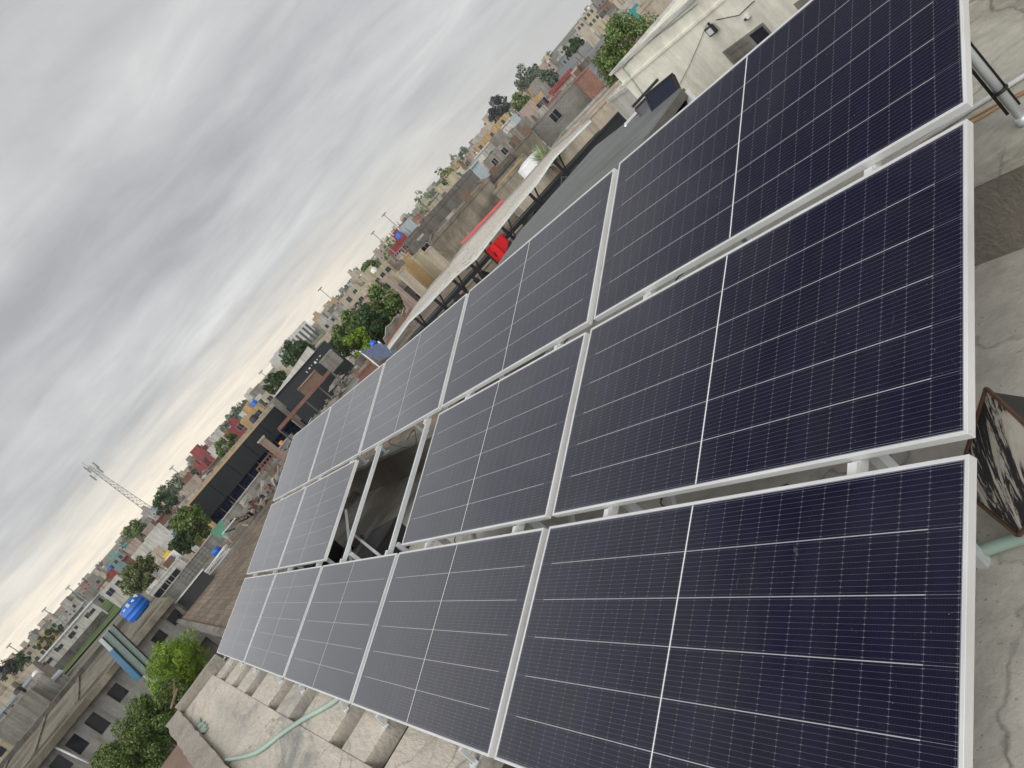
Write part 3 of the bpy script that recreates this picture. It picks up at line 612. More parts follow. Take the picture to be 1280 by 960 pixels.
def block(name, label, A, B, depth, wall, roof=None, zb=None, zt=None, wins=(), cat='building', group=None, par=0.5, doors=(), fm='conc_l', tank=None, sheet_roof=False):
    """house front from A (left) to B (right); body runs away from the camera"""
    L_, rz = frame_of(A, B); z1 = zt if zt is not None else (A.z+B.z)/2
    z0 = zb if zb is not None else gz(A.x, A.y)-0.6
    e = empty(name, (A.x, A.y, z0), rz, label, cat, group); H = z1-z0
    mb = MB(); mb.box(0, L_, 0, depth, 0, H-(par if not sheet_roof else 0.06)); mb.build('wall', M[wall], e)
    mb = MB()
    if sheet_roof:
        mb.box(-0.3, L_+0.3, -0.35, depth+0.3, H-0.06, H); mb.box(-0.3, L_+0.3, -0.40, -0.351, H-0.34, H+0.02)
        n = int((L_+0.6)/1.0)
        for i in range(n): mb.box(-0.3+i*1.0, -0.3+i*1.0+0.12, -0.36, depth+0.31, H, H+0.04)
        mb.build('roof', M[roof or 'greysheet'], e)
    else:
        t = 0.22
        mb.box(-.05, L_+.05, -.05, t, H-par, H); mb.box(-.05, L_+.05, depth-t, depth+.05, H-par, H)
        mb.box(-.05, t, t, depth-t, H-par, H); mb.box(L_-t, L_+.05, t, depth-t, H-par, H); mb.build('parapet', M[wall], e)
        mb = MB(); mb.box(t, L_-t, t, depth-t, H-par-0.02, H-par+0.06); mb.build('roof', M[roof or 'conc'], e)
    rc = random.Random(int(A.x*13+A.y*7)); dist = math.hypot(A.x, A.y)
    if not sheet_roof and depth >= 5 and cat in ('building', 'house') and 85 < dist < 500:
        if rc.random() < .75:
            q = rc.uniform(.1, .6)*L_; qq = rc.uniform(.3, .55)*depth; mb = MB(); mb.box(q, q+min(2.6, L_*.4), qq, qq+2.4, H-par, H+rc.uniform(.8, 1.5)); mb.build('stair_room', M[rc.choice([wall, 'conc', 'beige'])], e)
        if not tank and rc.random() < .6: tank = (rc.uniform(.7, .9), rc.choice(['wplastic', 'bplastic', 'blue', 'conc_l']))
    if not sheet_roof and depth >= 5 and cat in ('building', 'house') and dist > 50:
        for k_ in range(rc.randint(3, 6)):
            q = rc.uniform(0.05, .95)*L_; qq = rc.choice([.1, depth-.1, rc.uniform(0, depth)]); mb = MB(); mb.tube((q, qq, H-par), (q+rc.uniform(-.1, .1), qq, H+rc.uniform(.4, 1.1)), .03+.0002*dist, n=4); mb.build('rebar', M['brown'], e)
        for k_ in range(rc.randint(2, 5)):
            q = rc.uniform(0.1, .85)*L_; qq = rc.uniform(.5, depth-1); w2 = rc.uniform(.2, .9); mb = MB(); mb.box(q, q+w2, qq, qq+rc.uniform(.3, 1.2), H-par+.05, H-par+rc.uniform(.25, .8)); mb.build('roof_crate', M[rc.choice(['brown', 'conc_l', 'conc_d'])], e)
    for (x, z, w_, h_) in wins: win(e, x*L_, H-z, w_, h_, fm=fm)
    for (x, w_, h_, dm) in doors:
        mb = MB(); mb.box(x*L_-w_/2, x*L_+w_/2, -0.03, 0, 0.6, 0.6+h_); mb.build('door', M[dm], e)
    if tank: 
        mb = MB(); tx, ty = tank[0]*L_, depth*0.5; mb.lathe([(0.55, 0), (0.6, 0.1), (0.6, 1.0), (0.45, 1.2), (0.2, 1.3)], 12, (tx, ty, H-par+0.06)); mb.build('water_tank', M[tank[1]], e, smooth=True)
    return e

# ---------------------------------------------------------------- window building across the alley (front plane X = 50.8)
XF = 50.8
WB = empty('concrete_building', (XF, 0, -9.5), 0, 'long bare grey concrete building with a row of square black openings under its slab', 'building')
def yz(px, py, X=XF): p_ = Px(px, py, X); return p_.y, p_.z
openings = []
for cs in [((145.5, 852.5), (162, 865), (149, 879), (133, 867)), ((116.5, 889), (139, 904), (127.5, 919), (105, 904)), ((94, 916.5), (112, 929), (100, 945), (80.6, 930.6)), ((74, 942), (92, 955), (80, 972), (60, 958)), ((219, 760), (231, 769), (219, 782.5), (208, 774)), ((200, 786), (211, 795), (199, 808), (188, 800))]:
    q = [yz(*c) for c in cs]      # TR, BR, BL, TL
    openings.append(((q[2][0]+q[3][0])/2, (q[0][0]+q[1][0])/2, (q[1][1]+q[2][1])/2, (q[0][1]+q[3][1])/2))
Yl, Yr = 14.0, -2.45; Zr = -3.72; Zf = -6.40
openings.sort(key=lambda o_: -o_[0])
mb = MB(); cur = Yl
for (yl, yr, zb_, zt_) in openings:
    mb.box(XF, XF+0.25, yl, cur, Zf+9.5, Zr+9.5-0.25)
    mb.box(XF, XF+0.25, yr, yl, Zf+9.5, zb_+9.5); mb.box(XF, XF+0.25, yr, yl, zt_+9.5, Zr+9.5-0.25)
    cur = yr
mb.box(XF, XF+0.25, Yr, cur, Zf+9.5, Zr+9.5-0.25)
mb.v = [(x-XF, y, z) for x, y, z in mb.v]; mb.build('wall', M['render'], WB)
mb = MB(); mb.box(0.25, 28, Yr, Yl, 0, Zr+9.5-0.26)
# solid black body: the dark inside the openings is put into its colour
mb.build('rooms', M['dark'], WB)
mb = MB(); mb.box(-0.85, 28.2, Yr-0.1, Yl, Zr+9.5-0.25, Zr+9.5); mb.build('roof_slab', M['moss'], WB)
mb = MB()
mb.box(-0.85, -0.55, Yr-0.1, Yl, Zr+9.502, Zr+9.62); mb.box(2.6, 2.9, Yr+0.2, Yl, Zr+9.502, Zr+9.58)
for yy in (11.0, 7.6, 4.4, 0.9): mb.box(3.0, 27.8, yy, yy+0.25, Zr+9.502, Zr+9.6)
mb.build('roof_ridge', M['moss'], WB)
mb = MB(); mb.box(19.5, 20.0, Yr, Yl, Zr+9.502, Zr+9.85); mb.build('rear_kerb', M['conc_d'], WB)
mb = MB(); mb.box(-0.9, 0, Yr, Yl, Zf+9.5-0.3, Zf+9.5); mb.build('floor_ledge', M['conc_d'], WB)
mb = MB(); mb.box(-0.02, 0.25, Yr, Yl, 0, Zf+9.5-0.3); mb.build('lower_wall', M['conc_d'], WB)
a = Px(64, 931, XF-0.5); mb = MB(); mb.tube((-0.5, a.y, Zr+9.25), (-0.5, a.y-0.25, Zf+9.5), 0.06, n=8); mb.build('post', M['wplastic'], WB, smooth=True)
for k, (yl, yr, zb_, zt_) in enumerate(openings):
    if k == 1:
        mb = MB(); mb.box(0.12, 0.16, yr+0.02, yl-0.02, zb_+9.52, zb_+9.5+(zt_-zb_)*(0.95 if k < 2 else 0.4)); mb.build('window', M['glass'], WB)
# blue tank on its roof
p0 = Pz(178, 766, Zr)
bt = empty('water_tank', (p0.x, p0.y, Zr), 0, 'bright blue plastic water tank lying on the roof of the long concrete building', 'water tank'); bt.scale = (1.0, 1.0, 1.08)
mb = MB(); mb.lathe([(.84, 0.06), (.88, .1), (.88, .3), (.90, .32), (.90, .36), (.88, .38), (.88, .62), (.90, .64), (.90, .68), (.88, .70), (.88, .95), (.84, 1.05), (.5, 1.17), (.2, 1.2)], 28); mb.build('body', M['blue'], bt, smooth=True)
for yy in (-.6, -.25, .15, .5):
    mb = MB(); xx = -math.sqrt(.86*.86-yy*yy); mb.box(xx-.03, xx+.35, yy-.10, yy+.12, .93, 1.10+.05*math.sin(yy*9)); mb.build('pale_scuff', M['wplastic'], bt, bevel=.02)
mb = MB(); mb.box(-.5, .5, -.8, -.6, 0, 0.06); mb.box(-.5, .5, .6, .8, 0, 0.06); mb.build('block', M['bricks'], bt)
# tall sign seen edge-on in front of it
a = P(134, 789, 44); b = P(187, 842, 42)
sg = empty('signboard', (a.x, a.y, b.z), R(20), 'tall pale green signboard box with black edges and a blue face', 'signboard')
H_ = a.z-b.z
lean = (b.y-a.y)
mb = MB(); mb.hexa([(0, -.36+lean, 0), (.7, -.36+lean, 0), (.7, .34+lean, 0), (0, .34+lean, 0)], [(0, -.36, H_), (.7, -.36, H_), (.7, .34, H_), (0, .34, H_)]); mb.build('box', mat('sage_metal', (0.30, 0.38, 0.35), 0.5, 0.15, 0.5, 0.1), sg)
mb = MB()
for yy in (-.39, -.05, .36): mb.bar((-0.03, yy+lean, 0), (-0.03, yy, H_), 0.07, 0.05, up=(0, 1, 0))
mb.build('trim', M['bplastic'], sg)
mb = MB(); mb.hexa([(-0.02, .40+lean, 0), (.8, .40+lean, 0), (.8, .46+lean, 0), (-0.02, .46+lean, 0)], [(-0.02, .40, H_*.72), (.8, .40, H_*.72), (.8, .54, H_*.72), (-0.02, .54, H_*.72)]); mb.build('face', plain('sign_blue', (0.02, 0.11, 0.20), 0.5), sg)
mb = MB(); mb.tube((0.8, lean, -(b.z+9.5)), (0.8, lean, 0.02), 0.09, n=8); mb.build('post', M['galv'], sg)

# brick-tiled terrace and the low red-brown roof by the bush
TR = empty('brick_terrace', (24, -2.0, -9.5), 0, 'low flat roof paved with weathered brown bricks below the array', 'roof')
mb = MB(); mb.box(0, 38, -34, 0.05, 0, 4.35); mb.build('wall', M['conc_d'], TR)
mb = MB(); mb.box(-0.1, 38.1, -34.1, 0.1, 4.35, 4.5); mb.build('paving', M['tiles'], TR)
mb = MB(); mb.box(27.0, 27.35, -34, -0.2, 4.502, 4.72); mb.box(-0.1, 38.1, 0.1, 0.32, 4.2, 4.62); mb.box(33, 33.3, -34, -0.2, 4.502, 4.78); mb.build('kerb', M['conc'], TR)
LR = empty('low_roof', (13.5, 1.0, -9.5), 0, 'low red-brown mud roof just beyond the parapet beside the bush', 'roof')
mb = MB(); mb.box(0, 11, 0, 8, 0, 4.9); mb.build('wall', M['conc_d'], LR)
mb = MB(); mb.box(-.1, 11.1, -.1, 8.1, 4.9, 5.0); mb.build('roof', M['redearth'], LR)
mb = MB(); p_ = P(214, 868, 21.5); mb.bar(p_+Vector((0, .25, -.2)), p_+Vector((0, -.18, -0.02)), 0.18, 0.03); mb.bar(p_+Vector((0.02, .0, -.1)), p_+Vector((0.05, -.25, 0.12)), 0.04, 0.03)
tag(mb.build('wooden_plank', M['wood']), 'bent old wooden plank sticking out of the bush by the parapet corner', 'plank')

# debris on the brick terrace
def prop(name, label, px, py, z, cat, group=None, rz=0):
    p_ = Pz(px, py, z); return empty(name, (p_.x, p_.y, z), rz, label, cat, group)
e = prop('old_panel', 'black flat panel leaning on the brick terrace next to bundled rods', 252, 742, -5.0, 'panel')
mb = MB(); mb.hexa([(-0.1, -1.1, 0), (0.0, -1.1, 0), (0.0, 1.1, 0), (-0.1, 1.1, 0)], [(.5, -1.1, .75), (.6, -1.1, .75), (.6, 1.1, .75), (.5, 1.1, .75)]); mb.build('sheet', M['bplastic'], e)
mb = MB(); mb.box(.45, .75, -1.2, 1.25, .76, .83); mb.build('top_edge', M['wplastic'], e)
e = prop('rod_bundle', 'bundle of long pale rods and pipes lying on the brick terrace', 262, 722, -5.0, 'rods')
mb = MB()
for k in range(16): mb.tube((random.uniform(-.5, .5), -1.9+random.uniform(-.3, .3), 0.1+k*.03), (random.uniform(-.5, .7), 1.4+random.uniform(-.4, .4), 0.1+random.uniform(0, .5)), 0.03, n=5)
mb.build('rods', M['wplastic'], e)
e = prop('wire_rack', 'dark wire lattice frame propped on the terrace above the rods', 256, 712, -5.0, 'frame')
mb = MB()
for k in range(9): mb.bar((k*.05, -1.3+k*.3, .3), (k*.05+.35, -1.3+k*.3, 1.15), 0.04, 0.04)
for k in range(4): mb.bar((.1*k, -1.4, .3+.27*k), (.1*k+.3, 1.2, .3+.27*k), 0.04, 0.04)
mb.build('lattice', M['conc_d'], e)
e = prop('bucket', 'small round bright blue drum on the brick terrace', 276, 693, -5.0, 'drum')
mb = MB(); mb.lathe([(.27, 0), (.34, .3), (.34, .55), (.2, .62)], 14); mb.build('body', M['blue'], e, smooth=True)
e = prop('pipe_trestle', 'small white angled pipe frame standing on the brick terrace', 299, 668, -5.0, 'frame')
mb = MB(); mb.bar((0, -.7, .9), (0, .6, .9), .08, .08); mb.bar((0, -.7, .9), (0, -.7, 0), .08, .08); mb.bar((0, .6, .9), (.5, .6, 0), .08, .08); mb.build('frame', M['wplastic'], e)
e = prop('green_net', 'scrap of green netting hung on the pale wall', 283, 667, -4.4, 'netting')
mb = MB(); mb.quad((0, -.6, .9), (0, .6, .9), (0.05, .5, .1), (.02, 0, -.1)); o = mb.build('cloth', plain('sea_green', (0.12, 0.32, 0.22), .8), e); sm = o.modifiers.new('s', 'SOLIDIFY'); sm.thickness = .03
e = prop('rubble_heap', 'heap of twisted pink and white scrap at the end of the terrace', 331, 632, -5.0, 'scrap heap')
mb = MB()
for k in range(70):
    c = Vector((random.gauss(0, .7), random.gauss(0, 1.1), abs(random.gauss(.3, .3)))); mb.cur = k % 4
    mb.bar(c, c+Vector((random.uniform(-.4, .4), random.uniform(-.7, .7), random.uniform(-.2, .5))), random.uniform(.05, .25), random.uniform(.03, .2))
mb.build('scrap', [M['rust'], M['conc_l'], M['conc'], M['dark']], e)

# pale boundary wall and the black shop building
A, B = P(213, 733, 70), P(372, 552, 70)
block('boundary_wall', 'long pale grey concrete wall running behind the brick terrace', P(172, 772, 62), P(372, 548, 72), 1.2, 'conc_l', 'conc_l', cat='wall', par=0.05, zt=-4.15)
BA, BB = P(236, 630, 86), P(343, 509, 90)
L_, rz = frame_of(BA, BB); z1 = (BA.z+BB.z)/2
bb = empty('black_building', (BA.x, BA.y, -9.5), rz, 'long black clad building with a dark glass lower storey', 'building'); H_ = z1+9.5
mb = MB(); mb.box(0, L_, 0, 14, 0, H_-0.02); mb.build('wall', M['ochre'], bb)
mb = MB(); n = 5
for i in range(n): mb.box(-0.1+i*(L_+.1)/n+.03, -0.1+(i+1)*(L_+.1)/n-.03, -0.4, -0.02, H_-2.35, H_)
mb.build('upper_cladding', M['black'], bb)
mb = MB(); n = 9
for i in range(n): mb.box(i*L_/n+.05, (i+1)*L_/n-.05, -0.12, -0.02, H_-4.6, H_-2.42)
mb.build('glass_front', M['navy'], bb)
mb = MB(); mb.box(0, L_, -.42, -.02, H_-2.42, H_-2.36); mb.box(0, L_, -.2, -.13, H_-4.66, H_-4.58); mb.build('sill', M['bplastic'], bb)
mb = MB(); mb.box(.1*L_, .30*L_, -.35, -.14, H_-5.4, H_-4.67); mb.box(-.1, L_, -.7, -.35, H_-6, H_-5.0); mb.build('lower_step', M['conc_l'], bb)
block('ochre_parapet_house', 'long low ochre wall directly behind the black clad building', P(247, 613, 104), P(338, 503, 108), 8, 'beige', cat='building')
# right, higher black part
C1, C2 = P(344, 497, 84), P(405, 425, 84)
L_, rz = frame_of(C1, C2)
e = empty('black_hall', (C1.x, C1.y, -9.5), rz, 'tall black hall with small white marks and a white fin on its roof edge', 'building')
H_ = (C1.z+C2.z)/2+9.5
mb = MB(); mb.box(0, L_, 0, 12, 0, H_); mb.build('wall', M['black'], e)
mb = MB(); mb.hexa([(0.0, -.3, H_), (L_*.8, -.3, H_), (L_*.8, 1.6, H_), (0, 1.6, H_)], [(0.0, -.3, H_+.1), (L_*.8, -.3, H_+.9), (L_*.8, 1.6, H_+.6), (0, 1.6, H_+.1)]); mb.build('fin', M['white'], e)
for k in range(6):
    mb = MB(); mb.box(L_*.52+k*.42, L_*.52+k*.42+(.2 if k % 2 else .08), -.05, -.0, H_-.9+.08*(k % 3), H_-.65); mb.build('white_mark', M['wplastic'], e)
mb = MB(); mb.lathe([(.16, 0), (.16, .25)], 10, (L_*.3, -.2, H_-2.3)); mb.build('lamp', M['wplastic'], e)
block('brown_cabin', 'brown boarded rooftop cabin with a pale top edge against the black hall', P(372, 487, 76), P(394, 463, 76), 3.5, 'brown', 'white', zb=P(384, 500, 76).z, par=0.12, cat='cabin')
block('grey_cabin', 'small grey rooftop cabin right of the brown boarded one', P(399, 453, 78), P(414, 437, 78), 3, 'conc', 'conc_l', zb=P(414, 468, 78).z, par=0.15, cat='cabin')
mb = MB(); a = P(348, 537, 66); b = P(412, 464, 66)
e = empty('rusty_girder', a, 0, 'long rusty red girder on posts along the black building', 'girder')
mb.bar((0, 0, 0), b-a, 0.25, 0.28); mb.build('girder', M['rust'], e)
mb = MB(); d_ = (b-a)
for k in range(5): q = d_*(k/4.0); mb.bar(q, q+Vector((0, 0, -(9.5+a.z)-q.z)), .1, .1, up=(0, 1, 0))
mb.build('post', M['conc_d'], e)
mb = MB(); a = P(325, 590, 66); b = P(348, 562, 66); e = empty('rusty_rail', a, 0, 'short rusty railing in front of the dark glass', 'railing')
for dz in (0, .35): mb.bar(Vector((0, 0, dz)), b-a+Vector((0, 0, dz)), .12, .12)
for k in range(8): q = (b-a)*(k/7.0); mb.bar(q+Vector((0, 0, -.3)), q+Vector((0, 0, .4)), .08, .08, up=(0, 1, 0))
mb.build('rails', M['rust'], e)
p_ = P(331, 553, 64); e = empty('red_brick_pier', (p_.x, p_.y, -9.5), 0, 'short brick pier at the left end of the rusty girder', 'pier')
mb = MB(); mb.box(-.25, .25, -.25, .25, 0, p_.z+9.8); mb.build('shaft', M['bricks'], e); mb = MB(); mb.box(-.32, .32, -.32, .32, p_.z+9.8, p_.z+9.95); mb.build('cap', M['conc_l'], e)

# cluttered roofs between the terrace and the canopy
block('cluttered_roof', 'low grey roof crowded with debris behind the far end of the array', P(345, 585, 54), P(430, 488, 58), 14, 'conc', 'conc', cat='building', par=0.3, zt=-4.6)
block('rough_roof', 'low rough roof with rubbish right of the cluttered one', P(415, 500, 50), P(478, 432, 50), 14, 'moss', 'conc', par=0.3, cat='building', zt=-4.0)
cl = ['rust', 'conc_l', 'dark', 'wood', 'wplastic', 'conc', 'ochre']
for k, (px, py) in enumerate([(352, 566), (362, 560), (371, 548), (382, 543), (392, 527), (402, 520), (411, 508), (420, 497), (428, 482), (436, 474), (443, 466), (450, 455), (458, 462), (388, 510), (405, 490), (420, 478)]):
    z_ = -4.75 if px < 410 else -4.1
    e = prop('scrap_pile', ['rusty', 'pale grey', 'dark', 'brown wooden', 'white', 'grey', 'ochre'][k % 7]+' scrap pile on the roofs behind the array, '+ordn[k % 10]+(' going up the line' if k < 10 else ' of the farther group'), px, py, z_, 'scrap', 'scrap piles on the rooftops behind the array')
    mb = MB()
    mb.cur = 1; mb.hexa([(-.8, -.9, -.1), (.8, -.9, -.1), (.8, .9, -.1), (-.8, .9, -.1)], [(-.4, -.5, .16), (.5, -.4, .12), (.4, .5, .2), (-.5, .4, .1)])
    for j in range(14):
        c = Vector((random.gauss(0, .3), random.gauss(0, .35), abs(random.gauss(.08, .1)))); mb.cur = random.choice([0, 1, 1, 2])
        mb.bar(c, c+Vector((random.uniform(-.5, .5), random.uniform(-.6, .6), random.uniform(-.1, .25))), random.uniform(.04, .2), random.uniform(.03, .12))
    mb.build('scrap', [M[cl[k % 7]], M['conc'], M['dark']], e)
e = empty('orange_drum', Pz(355, 556, -4.6), 0, 'orange round drum at the far corner of the array', 'drum'); mb = MB(); mb.lathe([(.2, 0), (.25, .2), (.25, .4), (.15, .5)], 14); mb.build('body', plain('orange_plastic', (.6, .22, .05), .6), e, smooth=True)
# printed blue hoarding and brown shed
block('brown_shed', 'dark brown boarded shed below the blue printed hoarding', P(445, 470, 46), P(463, 453, 46), 3, 'rust', 'conc', par=0.1, zb=-9.5, cat='shed')
A, B = P(451, 440, 44), P(474, 428, 42)
e = empty('hoarding', A, 0, 'blue and pink printed hoarding sheet on poles by the tree', 'hoarding')
mb = MB(); d_ = B-A; dn_ = Vector((0, 0, -1.05)); mb.quad(Vector((0, 0, 0)), d_, d_+dn_+Vector((-.8, 0, 0)), dn_+Vector((-.8, 0, 0)))
def hoard():
    m = bpy.data.materials.new('printed_sheet'); m.use_nodes = True; T = m.node_tree; b = T.nodes['Principled BSDF']
    t = T.nodes.new('ShaderNodeTexCoord'); n = T.nodes.new('ShaderNodeTexVoronoi'); n.inputs['Scale'].default_value = 3.0; T.links.new(t.outputs['Object'], n.inputs['Vector'])
    T.links.new(ramp(T, n.outputs['Distance'], [(0.0, (.45, .46, .5)), (0.12, (.30, .2, .26)), (0.25, (.07, .10, .18)), (.8, (.10, .13, .22))]), b.inputs['Base Color']); b.inputs['Roughness'].default_value = .5
    return m
o = mb.build('sheet', hoard(), e); sm = o.modifiers.new('s', 'SOLIDIFY'); sm.thickness = .04
mb = MB(); mb.tube(Vector((0, 0, 0.1)), Vector((-.3, 0, -4)), .05, n=6); mb.tube(d_+Vector((0, 0, .1)), d_+Vector((-.3, 0, -4)), .05, n=6); mb.build('pole', M['galv'], e)
e = empty('white_sheet', P(482, 420, 40), 0, 'crumpled white sheet beside the printed hoarding', 'sheet')
mb = MB(); g = [[(i*.35+.1*random.random(), -j*.4, -.3*i+.35*random.random()) for j in range(6)] for i in range(4)]
for i in range(3):
    for j in range(5): mb.quad(g[i][j], g[i+1][j], g[i+1][j+1], g[i][j+1])
mb.weld(); o = mb.build('cloth', M['canvas'], e); sm = o.modifiers.new('s', 'SOLIDIFY'); sm.thickness = .03
p_ = P(466, 429, 50); e = empty('blue_bundle', p_, 0, 'bright blue tarpaulin bundle under the green trees', 'bundle'); mb = MB(); mb.lathe([(.15, -.2), (.26, -.06), (.18, .12), (.06, .2)], 9); mb.build('tarpaulin', M['blue'], e)

# ---------------------------------------------------------------- the long tarpaulin canopy
CA_, CB_ = P(484, 432, 32.5), P(800, 97, 32.5)
CM = P(640, 268, 31.0)
e = empty('market_canopy', CA_, 0, 'very long off-white tarpaulin canopy on dark poles', 'canopy')
mb = MB(); n = 40; prev = None
UP = [P(*q, 32.5) for q in [(497, 424), (520, 390), (540, 362), (568, 329), (593, 297), (637, 250), (666, 219), (700, 181), (750, 140)]]
LOW = [P(*q, 30.6) for q in [(499, 427), (524, 394), (548, 371), (577, 341), (607, 314), (647, 264), (682, 222), (707, 187), (752, 142)]]
CA_ = UP[0]
def cpt(t, depth):
    k_ = min(7, int(t*8)); fr_ = t*8-k_
    a_, b_ = UP[k_].lerp(UP[k_+1], fr_), LOW[k_].lerp(LOW[k_+1], fr_)
    p = a_.lerp(b_, depth)+Vector((0, 0, .04*noise.noise(Vector((t*11, depth*2, 0)))))
    return p-CA_
for i in range(n):
    for j in range(4):
        a, b = i/n, (i+1)/n; c, d = j/4, (j+1)/4
        mb.quad(cpt(a, c), cpt(a, d), cpt(b, d), cpt(b, c))
mb.weld(); o = mb.build('tarpaulin', M['canvas'], e, smooth=True); sm = o.modifiers.new('s', 'SOLIDIFY'); sm.thickness = .03
mb = MB()
for i in range(n): mb.bar(cpt(i/n, 1.02)+Vector((0, 0, -.03)), cpt((i+1)/n, 1.02)+Vector((0, 0, -.03)), .05, .07)
mb.build('front_pole', M['galv'], e)
for i, t in enumerate([.16, .28, .38, .47, .53, .60, .72, .86]):
    q = cpt(t, 1.0); mb = MB(); mb.bar(q, q+Vector((0, 0, -6.0-q.z)), .09, .09, up=(0, 1, 0)); mb.bar(q+Vector((0, 0, -.9)), cpt(t+.025, .9)+Vector((0, 0, -.1)), .05, .05); mb.build('post', M['bplastic'], e)
mb = MB()
for i in range(8, 26):   # red edging
    mb.quad(cpt(i/n, 0)+Vector((0, 0, .04)), cpt((i+1)/n, 0)+Vector((0, 0, .04)), cpt((i+1)/n, 0)+Vector((0, 0, .20)), cpt(i/n, 0)+Vector((0, 0, .20)))
mb2 = MB(); 
for i in range(20, 26): mb2.hexa([cpt(i/n, 0)+Vector((0.0, 0, .02)), cpt((i+1)/n, 0)+Vector((0, 0, .02)), cpt((i+1)/n, 0)+Vector((.05, 0, .02)), cpt(i/n, 0)+Vector((.05, 0, .02))], [cpt(i/n, 0)+Vector((0.0, 0, .12)), cpt((i+1)/n, 0)+Vector((0, 0, .12)), cpt((i+1)/n, 0)+Vector((.05, 0, .12)), cpt(i/n, 0)+Vector((.05, 0, .12))])
mb2.build('pink_edging', plain('pink_tape', (.62, .10, .12), .7), e)
mb2 = MB()
for i in range(0, 7): mb2.bar(cpt(i/n, -.06)+Vector((0, 0, .05)), cpt((i+1)/n, -.06)+Vector((0, 0, .05)), .12, .1)
mb2.build('red_edging', M['rust'], e)
# what hangs and stands under it
mid = lambda px, py, D: P(px, py, D)
block('stall_backwall', 'stall back wall beneath the canopy, painted black for the shade inside', P(505, 425, 37), P(790, 118, 37), 1.0, 'black', 'conc_d', zt=-3.45, zb=-9.5, par=.1, cat='wall')  # black colour stands in for deep shade inside the stalls
for k, (x1, y1, x2, y2, m_, lb) in enumerate([(595, 345, 618, 320, 'beige', 'beige stall panel under the canopy left of the red cloth'), (575, 366, 590, 350, 'beige', 'beige stall panel under the canopy near the ochre house'), (636, 299, 652, 282, 'beige', 'beige stall panel under the canopy right of the red cloth'), (548, 395, 566, 375, 'conc', 'grey stall panel near the left end of the canopy')]):
    block('stall_screen', lb, P(x1, y1, 34), P(x2, y2, 34), .3, m_, m_, zb=-7.5, par=.05, cat='panel')
A, B = P(609, 311, 30.5), P(629, 290, 30.5)
mb = MB(); n2 = 8
for i in range(n2):
    a, b = i/n2, (i+1)/n2; d_ = B-A
    f1 = lambda t: Vector((.12*math.sin(t*14), .12*math.cos(t*14), 0))
    mb.quad(d_*a+f1(a), d_*b+f1(b), d_*b+f1(b)+Vector((0, 0, -.15-1.0*(1-b))), d_*a+f1(a)+Vector((0, 0, -.15-1.0*(1-a))))
mb.weld(); o = mb.build('red_cloth', M['redhot'], loc=A); tag(o, 'bright red cloth hanging under the canopy edge', 'cloth'); sm = o.modifiers.new('s', 'SOLIDIFY'); sm.thickness = .02
for k in range(9):  # dark heaps added to deepen the darkness under the canopy
    t = [.06, .1, .3, .42, .6, .64, .68, .72, .76][k]; q = CA_.lerp(CB_, t); q = Vector((q.x*.97, q.y*.97, 0))
    e = empty('stall_goods', (q.x, q.y, -5.2), k, '%s heap of dark goods added for shade beneath the canopy, counted from its left end' % ordn[k], 'goods', 'heaps of goods under the canopy')
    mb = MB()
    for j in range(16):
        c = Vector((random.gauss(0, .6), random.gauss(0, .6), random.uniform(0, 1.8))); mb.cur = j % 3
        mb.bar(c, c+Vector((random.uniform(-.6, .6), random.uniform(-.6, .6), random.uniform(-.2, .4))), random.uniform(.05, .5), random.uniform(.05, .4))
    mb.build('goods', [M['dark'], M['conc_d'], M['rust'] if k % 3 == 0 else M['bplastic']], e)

# grey sheet roof in front of the canopy
pts = [Pz(612, 350, -2.35), Pz(652, 290, -2.3), Pz(745, 185, -2.2), Pz(783, 156, -2.12), Pz(853, 112, -2.05), Pz(806, 176, -2.1), Pz(760, 225, -2.12), Pz(690, 330, -2.2)]
e = empty('shed_roof', (0, 0, -2.2), 0, 'large weathered dark grey sheet roof right behind the top row of panels', 'roof')
c = sum(pts, Vector())/len(pts); m_s = mat('shed_sheet', (0.17, 0.178, 0.175), 0.75, 0.2, 1.3, 0.4, patch=0.4, patchcol=(0.12, 0.12, 0.115), stretch=(0.25, 2.2, 1), fine=6)
mb = MB(); mb.prism([(p.x, p.y) for p in pts], 0, 0.05)
for i, q in enumerate(mb.v): pass
zs = {(round(p.x, 3), round(p.y, 3)): p.z+2.2 for p in pts}
mb.v = [(x, y, z+zs[(round(x, 3), round(y, 3))]) for x, y, z in mb.v]
mb.build('sheet', m_s, e)
mb = MB(); a = pts[4]; b = pts[5]; c_ = pts[6]
for q1, q2 in ((a, b), (b, c_)): mb.bar(Vector((q1.x, q1.y, q1.z+2.2-.07)), Vector((q2.x, q2.y, q2.z+2.2-.07)), .12, .16)
mb.build('edge_beam', M['conc_d'], e)
for q in (pts[1], pts[2], pts[4], pts[5]):
    mb = MB(); mb.bar((q.x, q.y, q.z+2.15), (q.x, q.y, -7.3), .12, .12, up=(0, 1, 0)); mb.build('post', M['wplastic'], e)

